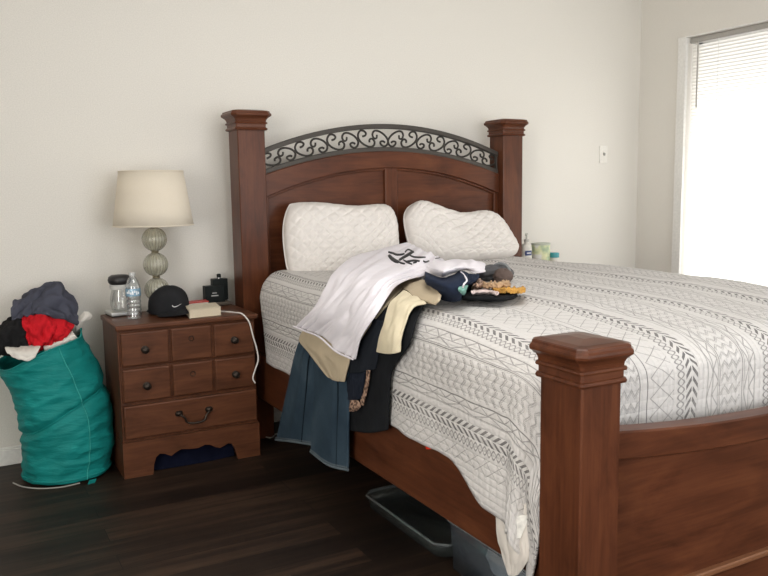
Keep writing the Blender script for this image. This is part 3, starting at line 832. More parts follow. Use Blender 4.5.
obj('bottle_body', B().box(ux0, ux1, -.10, -.052, NH+.0205, uz), M_blk, fb, bevel=.004)
ucx = (0.766,-0.080,0.842)[0]
obj('neck', B().lathe((ucx, -.076, uz), [(.001, -.002), (.010, -.002), (.010, .006), (.001, .006)], 20), plain('silver_neck', (.6, .6, .6), .25, .9), fb)
obj('spray_cap', B().lathe((ucx, -.076, uz), [(.001, .006), (.011, .006), (.011, .020), (.008, .024), (.001, .025)], 20), M_blk, fb)

# charging cable
cz = NH+.0035
cab = [(0.626,-0.308,0.701),(0.687,-0.368,0.701),(0.726,-0.432,0.701),(0.744,-0.498,0.701)]
cab = [Vector(c) for c in cab]+[Vector(c) for c in [(0.772,-0.512,0.662),(0.789,-0.512,0.593),(0.806,-0.512,0.524),(0.810,-0.512,0.475),(0.793,-0.512,0.428),(0.781,-0.512,0.391),(0.791,-0.512,0.365)]]
tag(obj('charging_cable', B().tube(spline([tuple(c) for c in cab], 90), .0036, 8), plain('cable_white', (.75, .72, .68), .5)), 'white charging cable running off the nightstand top and hanging down its front', 'cable')

# things on the far nightstand
M_lot = plain('lotion_white', (.62, .60, .54), .4)
lx0, lx1 = (2.629,-0.200,0.890)[0], (2.714,-0.200,0.886)[0]; lcx = (lx0+lx1)/2; lt = (2.667,-0.200,0.931)[2]
lo = thing('lotion_bottle', 'white pump lotion bottle with blue label beyond the bed', 'bottle', (lcx, -.2, NH))
def ell(cx, cy, a, b_, z, n=28): return [(cx+a*math.cos(2*PI*j/n), cy+b_*math.sin(2*PI*j/n), z) for j in range(n)]
h_ = lt-NH
obj('bottle_body', B().rings([ell(lcx, -.2, a, c_, NH+z) for a, c_, z in ((.034, .024, 0), (.037, .026, .006), (.037, .026, h_-.03), (.030, .022, h_-.008), (.014, .013, h_), (.012, .012, h_+.008))]), M_lot, lo)
obj('pump', B().lathe((lcx, -.2, lt), [(.001, .006), (.016, .006), (.016, .022), (.006, .026), (.005, .052), (.009, .054), (.009, .060), (.001, .062)], 20), plain('pump_grey', (.45, .44, .40), .4), lo)
obj('nozzle', B().tube([(lcx, -.2, lt+.057), (lcx-.02, -.215, lt+.056), (lcx-.026, -.22, lt+.050)], .004, 8), plain('nozzle_grey', (.45, .44, .40), .4), lo)
b = B().rings([ell(lcx-.003, -.222, .024, .006, lt-.075), ell(lcx-.003, -.222, .027, .007, lt-.06), ell(lcx-.003, -.222, .024, .006, lt-.045)])
obj('label', b, plain('label_navy', (.03, .05, .16), .4), lo)
obj('label_lettering', B().obox((lcx-.003, -.2295, lt-.060), (.016, 0, 0), (0, .0006, 0), (0, 0, .0035)), plain('lettering_white', (.7, .7, .7), .5), lo, smooth=False)
gx0, gx1 = (2.751,-0.170,0.882)[0], (2.867,-0.170,0.876)[0]; gz = (2.802,-0.170,0.924)[2]
gb = thing('snack_tub', 'small green and white tub beside the lotion bottle beyond the bed', 'tub', ((gx0+gx1)/2, -.17, NH))
gm, gnt, gbs, _ = newmat('green_white_wrap')
tc = N(gnt, 'ShaderNodeTexCoord'); n_ = N(gnt, 'ShaderNodeTexNoise'); n_.inputs['Scale'].default_value = 14; gnt.links.new(tc.outputs['Object'], n_.inputs['Vector'])
gnt.links.new(ramp(gnt, n_.outputs[0], [(.38, (.36, .46, .30)), (.5, (.68, .70, .42)), (.58, (.72, .72, .68))]), gbs.inputs['Base Color'])
gcx = (gx0+gx1)/2; gr_ = (gx1-gx0)/2
obj('tub_body', B().lathe((gcx, -.17, NH), [(.001, 0), (gr_*.92, 0), (gr_, .01), (gr_, gz-NH-.014), (gr_*.97, gz-NH-.012), (.001, gz-NH-.012)], 28), gm, gb)
obj('tub_lid', B().lathe((gcx, -.17, gz), [(.001, -.012), (gr_*1.03, -.012), (gr_*1.03, -.002), (gr_, 0), (.001, 0)], 28), plain('tub_lid', (.45, .48, .40), .4), gb)
tjx0, tjx1 = (2.845,-0.220,0.843)[0], (2.906,-0.220,0.840)[0]; tz = (2.873,-0.220,0.863)[2]
tcx = (tjx0+tjx1)/2; trr = (tjx1-tjx0)/2
tj = thing('cream_jar', 'small jar with teal lid beyond the bed, right of the tub', 'jar', (tcx, -.22, NH))
obj('jar_body', B().lathe((tcx, -.22, NH), [(.001, 0), (trr*.9, 0), (trr*.95, tz-NH-.03), (.001, tz-NH-.03)], 24), M_lot, tj)
obj('lid', B().lathe((tcx, -.22, tz), [(.001, -.03), (trr, -.03), (trr, -.004), (trr*.9, 0), (.001, 0)], 24), plain('teal_lid', (.03, .27, .30), .35), tj)

# ------------------------------------------------------------------ laundry hamper
hc0 = Vector((-.035, -.262, 0))
M_teal = None
def teal():
    m, nt, bs, out = newmat('teal_nylon')
    tc = N(nt, 'ShaderNodeTexCoord'); n = N(nt, 'ShaderNodeTexNoise'); n.inputs['Scale'].default_value = 5; n.inputs['Detail'].default_value = 4
    nt.links.new(tc.outputs['Object'], n.inputs['Vector'])
    nt.links.new(ramp(nt, n.outputs[0], [(.3, (.005, .185, .172)), (.7, (.009, .26, .245))]), bs.inputs['Base Color'])
    bs.inputs['Roughness'].default_value = .6; bs.inputs['Specular IOR Level'].default_value = .2
    mp = N(nt, 'ShaderNodeMapping'); mp.inputs['Scale'].default_value = (6, 6, 22); nt.links.new(tc.outputs['Object'], mp.inputs['Vector'])
    n2 = N(nt, 'ShaderNodeTexNoise'); n2.inputs['Scale'].default_value = 1; n2.inputs['Detail'].default_value = 4; nt.links.new(mp.outputs[0], n2.inputs['Vector'])
    bp = N(nt, 'ShaderNodeBump'); bp.inputs['Strength'].default_value = .9; bp.inputs['Distance'].default_value = .02
    nt.links.new(n2.outputs[0], bp.inputs['Height']); nt.links.new(bp.outputs[0], bs.inputs['Normal'])
    return m
M_teal = teal()
ham = thing('laundry_hamper', 'teal fabric pop-up laundry hamper overflowing with clothes left of the nightstand', 'laundry hamper', hc0)
def rimz(a): return .592+.066*math.cos(a-.1)-.006*math.sin(a)+.012*math.sin(3*a)
def ham_pt(s, a):
    z = .012+s*(rimz(a)-.012)
    cx = -.039+.024*math.sin(PI*min(1, s*1.1))-.078*s**2.2
    r = .190+.012*math.sin(PI*min(1, s*1.2))-.014*math.exp(-((s-.50-.11*math.cos(a+.3))/.03)**2)-.006*math.exp(-((s-.05)/.03)**2)-.012*s**2
    ck = abs(nz(math.cos(a)*1.3+4, math.sin(a)*1.3, s*9+.8*math.sin(a)))
    r += .008*nz(math.cos(a)*1.6, math.sin(a)*1.6, s*6)+.014*(.3-ck)*(1 if s < .97 else .3)+.005*nz(math.cos(a)*4, math.sin(a)*4, s*20)
    return (cx+r*math.cos(a), hc0.y+r*math.sin(a), z)
na, ns_ = 96, 70
G = [[ham_pt(i/ns_, 2*PI*j/na) for j in range(na)] for i in range(ns_+1)]
obj('fabric_wall', B().grid(G, closed=True), M_teal, ham, solid=.003, solid_off=-1)
obj('fabric_base', B().lathe(hc0, [(.001, .006), (.172, .006), (.174, .014), (.001, .015)], 48), M_teal, ham)
for s, tl in ((.02, 0), (.50, .11), (1.0, 0)):
    obj('hoop', B().tube([Vector(ham_pt(s+tl*math.cos(2*PI*j/96+.3), 2*PI*j/96))+Vector((0, 0, .002)) for j in range(97)], .0042, 6), M_teal, ham)
seam = [Vector(ham_pt(s/40, -1.25))+Vector((0, -.003, 0)) for s in range(41)]
obj('seam', B().tube(seam, .0022, 6), fabric('teal_seam', (.05, .38, .34)), ham)
obj('loose_wire', B().tube(spline([(-0.271,-0.292,0.004),(-0.233,-0.370,0.004),(-0.166,-0.430,0.004),(-0.087,-0.457,0.004),(-0.012,-0.447,0.004)], 40), .0032, 6), plain('wire_grey', (.34, .33, .30), .4), ham)
tp = Vector((0.036,-0.472,0.010))
obj('strap_tab', B().obox(tp, (.016, .004, 0), (0, .003, .001), (.004, 0, .008)), M_teal, ham, bevel=.001)
# clothes in it
M_gnav = fabric('grey_navy', srgb(72, 74, 86), .2); M_red = fabric('red_cotton', srgb(190, 28, 38), .15); M_black = fabric('black_cotton', (.012, .012, .013), .2); M_whi = fabric('white_cotton', (.68, .65, .60), .06)
hy = -.24
def up_(u, v, y): pass
def garment(name, label, cat, rows, mat, grp=None, **k):
    o = cloth(name, rows, mat, **k); return tag(o, label, cat, grp)
garment('grey_towel', 'crumpled grey navy towel topping the hamper heap', 'towel',
    [[(-0.225,-0.100,0.698),(-0.140,-0.100,0.708),(-0.046,-0.100,0.709),(0.049,-0.100,0.672)], [(-0.189,-0.120,0.762),(-0.119,-0.120,0.807),(-0.024,-0.120,0.823),(0.040,-0.120,0.723)], [(-0.201,-0.200,0.782),(-0.102,-0.220,0.826),(-0.025,-0.220,0.847),(0.040,-0.200,0.752)], [(-0.224,-0.270,0.748),(-0.142,-0.270,0.777),(-0.048,-0.290,0.794),(0.038,-0.270,0.720)], [(-0.223,-0.290,0.724),(-0.156,-0.310,0.743),(-0.069,-0.330,0.733),(0.029,-0.290,0.682)]], M_gnav, nu=56, nv=56, amp=.040, fu=4, fv=4.5, seed=1.2, thick=.012)
garment('red_shirt', 'bright red shirt bunched at the front of the hamper heap', 'shirt',
    [[(-0.183,-0.240,0.731),(-0.108,-0.240,0.752),(-0.043,-0.240,0.728),(0.022,-0.240,0.676)], [(-0.189,-0.320,0.730),(-0.119,-0.340,0.730),(-0.051,-0.340,0.715),(0.007,-0.320,0.671)], [(-0.180,-0.350,0.667),(-0.126,-0.370,0.665),(-0.069,-0.360,0.657),(-0.019,-0.350,0.651)], [(-0.156,-0.340,0.592),(-0.120,-0.350,0.599),(-0.078,-0.340,0.610),(-0.039,-0.340,0.633)]], M_red, nu=48, nv=48, amp=.030, fu=4, fv=5, seed=4.4, thick=.008)
garment('black_shirt', 'black shirt bunched at the left rim of the hamper', 'shirt',
    [[(-0.281,-0.200,0.681),(-0.238,-0.200,0.713),(-0.197,-0.200,0.727),(-0.165,-0.200,0.706)], [(-0.302,-0.280,0.660),(-0.246,-0.310,0.694),(-0.198,-0.320,0.713),(-0.165,-0.280,0.682)], [(-0.314,-0.320,0.624),(-0.260,-0.360,0.647),(-0.206,-0.360,0.645),(-0.156,-0.320,0.625)], [(-0.309,-0.320,0.580),(-0.263,-0.350,0.597),(-0.209,-0.350,0.582),(-0.155,-0.320,0.584)]], M_black, nu=44, nv=44, amp=.030, fu=4, fv=5, seed=7.4, thick=.010)
garment('white_shirt', 'white shirt hanging over the front rim of the hamper', 'shirt',
    [[(-0.258,-0.300,0.623),(-0.219,-0.300,0.624),(-0.171,-0.300,0.623),(-0.119,-0.300,0.613)], [(-0.268,-0.400,0.628),(-0.228,-0.430,0.621),(-0.182,-0.430,0.615),(-0.133,-0.420,0.621)], [(-0.255,-0.430,0.611),(-0.227,-0.452,0.599),(-0.186,-0.456,0.590),(-0.149,-0.450,0.602)], [(-0.231,-0.450,0.599),(-0.213,-0.458,0.590),(-0.187,-0.460,0.578),(-0.162,-0.455,0.587)]], M_whi, amp=.006, seed=9.1, thick=.006)
garment('white_sock', 'white sock standing up at the right rim of the hamper', 'sock',
    [[(0.022,-0.220,0.635),(0.043,-0.220,0.629),(0.066,-0.220,0.636)], [(0.025,-0.250,0.681),(0.045,-0.265,0.682),(0.073,-0.250,0.686)], [(0.060,-0.230,0.717),(0.083,-0.250,0.713),(0.108,-0.230,0.703)], [(0.080,-0.220,0.733),(0.098,-0.220,0.731),(0.110,-0.220,0.721)]], M_whi, amp=.006, seed=2.1, thick=.012)
garment('pale_cloth', 'pale cloth tucked along the rim in front of the red shirt', 'cloth',
    [[(-0.109,-0.330,0.612),(-0.067,-0.330,0.626),(-0.025,-0.330,0.644),(0.014,-0.330,0.662)], [(-0.114,-0.370,0.606),(-0.072,-0.370,0.619),(-0.022,-0.370,0.636),(0.017,-0.370,0.655)], [(-0.105,-0.350,0.579),(-0.063,-0.350,0.593),(-0.012,-0.350,0.614),(0.031,-0.350,0.637)]], M_whi, amp=.008, seed=5.1, thick=.006)
tag(obj('laundry_pile', B().lathe((hc0.x-.04, hc0.y, 0), [(.001, .05), (.12, .05), (.13, .40), (.10, .50), (.001, .54)], 32), M_black), 'dark laundry packed down inside the teal hamper', 'laundry')

# ------------------------------------------------------------------ clothes on the bed
def denim():
    m, nt, bs, out = newmat('blue_denim')
    tc = N(nt, 'ShaderNodeTexCoord'); n = N(nt, 'ShaderNodeTexNoise'); n.inputs['Scale'].default_value = 6; n.inputs['Detail'].default_value = 6
    nt.links.new(tc.outputs['Object'], n.inputs['Vector'])
    mp = N(nt, 'ShaderNodeMapping'); mp.inputs['Scale'].default_value = (900, 900, 120); nt.links.new(tc.outputs['Object'], mp.inputs['Vector'])
    n2 = N(nt, 'ShaderNodeTexNoise'); n2.inputs['Scale'].default_value = 1; nt.links.new(mp.outputs[0], n2.inputs['Vector'])
    f = S(nt, n.outputs[0])*.75+S(nt, n2.outputs[0])*.25
    nt.links.new(ramp(nt, f.k, [(.3, (.020, .036, .056)), (.55, (.040, .066, .092)), (.75, (.075, .11, .14))]), bs.inputs['Base Color'])
    bs.inputs['Roughness'].default_value = .9; bs.inputs['Specular IOR Level'].default_value = .1
    bp = N(nt, 'ShaderNodeBump'); bp.inputs['Strength'].default_value = .3; bp.inputs['Distance'].default_value = .001
    nt.links.new(n2.outputs[0], bp.inputs['Height']); nt.links.new(bp.outputs[0], bs.inputs['Normal'])
    return m
M_den = denim(); M_stitch = fabric('pale_stitch', (.11, .14, .16)); M_seamd = fabric('dark_seam', (.008, .014, .02))
M_tee = fabric('lavender_white', (.78, .75, .795), .03); M_bei = fabric('beige_twill', srgb(190, 175, 150), .06); M_crm = fabric('cream_cotton', srgb(214, 203, 176), .08)
M_blk2 = fabric('soft_black', (.010, .011, .013), .25); M_nav = fabric('navy_cotton', srgb(34, 42, 58), .1)
GRP = 'clothes piled on the bed'
jn = thing('jeans', 'blue denim jeans hanging over the bed side below the white shirt', 'jeans', (0.830,-1.187,0.432), GRP)
LG = [[(0.852,-1.139,0.760),(0.851,-1.237,0.758),(0.851,-1.330,0.751)], [(0.846,-0.943,0.616),(0.838,-1.059,0.620),(0.846,-1.154,0.618)], [(0.842,-0.794,0.372),(0.832,-0.984,0.411),(0.842,-1.121,0.436)], [(0.838,-0.659,0.121),(0.828,-0.909,0.183),(0.838,-1.096,0.221)]]
RG = [[(0.839,-1.319,0.759),(0.839,-1.417,0.754),(0.838,-1.510,0.746)], [(0.834,-1.151,0.623),(0.824,-1.337,0.638),(0.834,-1.473,0.642)], [(0.832,-1.129,0.440),(0.818,-1.331,0.459),(0.832,-1.460,0.457)], [(0.832,-1.087,0.189),(0.816,-1.302,0.201),(0.832,-1.441,0.221)]]
for LL, sd in ((LG, 1.0), (RG, 6.0)):
    lg = cloth('leg', LL, M_den, jn, amp=.006, fu=1.2, fv=3, seed=sd, thick=.012)
    e = spline([Vector(p)+Vector((-.009, -.004, .010)) for p in LL[-1]], 30)
    obj('hem_stitch', B().tube(e, .0022, 6), M_stitch, lg)
    e = spline([Vector(p)+Vector((-.008, -.004, 0)) for p in LL[-1]], 30)
    obj('hem', B().tube(e, .006, 8), M_stitch, lg)
    for col, off in ((2, -.35),):
        P_ = [Vector(r[1])*.55+Vector(r[2])*.45+Vector((-.011, -.004, 0)) for r in LL]
        obj('side_seam', B().tube(spline(P_, 50), .0028, 6), M_seamd, lg)
garment('black_trousers', 'black trousers hanging over the bed side right of the jeans', 'trousers',
    [[(1.087,-1.387,0.895),(1.064,-1.518,0.895),(1.003,-1.737,0.895)], [(0.891,-1.585,0.850),(0.891,-1.744,0.850),(0.893,-1.860,0.852)], [(0.846,-1.510,0.730),(0.846,-1.709,0.745),(0.850,-1.879,0.773)], [(0.848,-1.425,0.593),(0.840,-1.636,0.636),(0.848,-1.767,0.668)], [(0.848,-1.428,0.466),(0.838,-1.612,0.504),(0.848,-1.743,0.544)], [(0.848,-1.432,0.366),(0.838,-1.617,0.409),(0.848,-1.733,0.450)]], M_blk2, GRP, amp=.008, fu=1.5, fv=4, seed=2.5, thick=.010)
garment('navy_shorts', 'dark navy garment with short hem lying over the black trousers', 'shorts',
    [[(0.853,-1.602,0.827),(0.852,-1.671,0.826),(0.853,-1.733,0.828)], [(0.826,-1.533,0.714),(0.826,-1.620,0.718),(0.826,-1.717,0.731)], [(0.828,-1.467,0.600),(0.818,-1.578,0.624),(0.828,-1.682,0.658)]], M_nav if False else fabric('blue_black', (.013, .016, .022), .2), GRP, amp=.006, fu=1.5, fv=3, seed=3.5, thick=.008)
garment('navy_pouch', 'dark navy pocket cloth hanging between the jeans and black trousers', 'cloth',
    [[(0.834,-1.447,0.615),(0.834,-1.514,0.628),(0.834,-1.594,0.651)], [(0.828,-1.456,0.552),(0.822,-1.535,0.566),(0.828,-1.588,0.584)], [(0.830,-1.449,0.493),(0.824,-1.521,0.510),(0.830,-1.566,0.528)]], fabric('deep_navy', (.012, .016, .027), .15), GRP, amp=.005, seed=8.5, thick=.008)
def leopard():
    m, nt, bs, out = newmat('spotted_brown')
    tc = N(nt, 'ShaderNodeTexCoord'); v = N(nt, 'ShaderNodeTexVoronoi'); v.inputs['Scale'].default_value = 90
    nt.links.new(tc.outputs['Object'], v.inputs['Vector'])
    nt.links.new(ramp(nt, v.outputs['Distance'], [(.25, (.02, .012, .01)), (.42, (.16, .085, .055)), (.7, (.42, .28, .20))]), bs.inputs['Base Color'])
    bs.inputs['Roughness'].default_value = .8; return m
M_leo = leopard()
lp = thing('patterned_belt', 'brown spotted fabric belt dangling over the black trousers', 'belt', (0.818,-1.589,0.520), GRP)
cloth('strap', [[(0.814,-1.640,0.648),(0.814,-1.652,0.650),(0.814,-1.664,0.652)], [(0.814,-1.627,0.595),(0.814,-1.639,0.597),(0.814,-1.650,0.599)], [(0.814,-1.602,0.549),(0.814,-1.614,0.552),(0.814,-1.629,0.552)], [(0.816,-1.577,0.513),(0.816,-1.589,0.509),(0.816,-1.601,0.508)]], M_leo, lp, amp=.001, thick=.004)
cloth('belt_end', [[(0.818,-1.499,0.503),(0.818,-1.533,0.514),(0.818,-1.565,0.518)], [(0.812,-1.502,0.485),(0.812,-1.544,0.491),(0.812,-1.593,0.507)], [(0.818,-1.489,0.462),(0.818,-1.523,0.470),(0.818,-1.548,0.484)]], M_leo, lp, amp=.004, seed=2, thick=.006)
bt_ = thing('beige_trousers', 'beige trousers folded under the white shirt with one leg end poking out', 'trousers', (0.832,-1.555,0.775), GRP)
cloth('leg', [[(0.806,-1.325,0.555),(0.806,-1.389,0.556),(0.806,-1.468,0.569)], [(0.808,-1.129,0.623),(0.798,-1.355,0.625),(0.808,-1.492,0.619)], [(0.812,-1.028,0.668),(0.802,-1.312,0.663),(0.812,-1.510,0.667)], [(0.829,-1.192,0.786),(0.825,-1.447,0.767),(0.823,-1.588,0.759)], [(0.914,-1.313,0.889),(0.886,-1.517,0.868),(0.895,-1.645,0.876)], [(1.182,-1.062,0.920),(1.085,-1.359,0.920),(1.099,-1.451,0.920)]], M_bei, bt_, amp=.007, fu=2, fv=4, seed=1.5, thick=.008)
cloth('leg', [[(1.056,-1.426,0.909),(0.999,-1.601,0.909),(0.959,-1.737,0.902),(0.944,-1.884,0.897)], [(1.079,-1.448,0.925),(1.046,-1.578,0.925),(1.007,-1.726,0.925),(0.948,-1.902,0.916)], [(1.174,-1.348,0.929),(1.146,-1.456,0.929),(1.082,-1.631,0.935),(0.975,-1.872,0.927)]], M_bei, bt_, amp=.004, seed=3.5, thick=.010)
garment('cream_shirt', 'cream cotton sleeve hanging over the black trousers', 'shirt',
    [[(0.978,-1.622,0.913),(0.961,-1.706,0.909),(0.947,-1.778,0.905),(0.931,-1.855,0.898)], [(0.891,-1.681,0.880),(0.888,-1.750,0.889),(0.894,-1.793,0.890),(0.901,-1.828,0.887)], [(0.846,-1.726,0.831),(0.840,-1.792,0.841),(0.847,-1.833,0.846),(0.862,-1.848,0.853)], [(0.827,-1.724,0.777),(0.818,-1.789,0.785),(0.820,-1.841,0.790),(0.836,-1.858,0.807)], [(0.824,-1.706,0.722),(0.814,-1.782,0.730),(0.812,-1.840,0.741),(0.824,-1.864,0.750)]], M_crm, GRP, amp=.008, fu=2.5, fv=3.5, seed=5.5, thick=.008)
# white shirt with the print
TR = [[(0.788,-1.035,0.714),(0.788,-1.162,0.712),(0.788,-1.299,0.710),(0.788,-1.442,0.680),(0.788,-1.584,0.676)], [(0.797,-1.167,0.805),(0.789,-1.321,0.806),(0.788,-1.447,0.797),(0.791,-1.550,0.782),(0.790,-1.646,0.779)], [(0.852,-1.204,0.894),(0.835,-1.381,0.894),(0.824,-1.529,0.889),(0.827,-1.616,0.878),(0.835,-1.683,0.875)], [(0.951,-1.089,0.946),(0.919,-1.350,0.958),(0.894,-1.537,0.958),(0.903,-1.626,0.951),(0.956,-1.624,0.947)], [(1.251,-0.684,0.960),(1.157,-1.093,0.980),(1.069,-1.420,0.985),(1.085,-1.498,0.975),(1.143,-1.499,0.960)], [(1.437,-0.581,0.993),(1.429,-0.777,0.995),(1.261,-1.219,1.000),(1.226,-1.385,0.985),(1.290,-1.382,0.965)], [(1.584,-0.556,1.005),(1.623,-0.590,1.005),(1.562,-0.806,0.995),(1.549,-0.934,0.975),(1.665,-0.858,0.935)]]
ts = cloth('tee_shirt', TR, M_tee, nu=90, nv=70, amp=.026, fu=2.2, fv=6.5, seed=0.7, thick=.006)
tag(ts, 'white T-shirt with a bold black print, spread over the clothes pile on the bed', 'T-shirt', GRP)
obj('placket', B().tube(spline([Vector(p)+Vector((-.004, -.006, .004)) for p in TR[0]], 40), .0035, 6), M_tee, ts).name = 'hem'
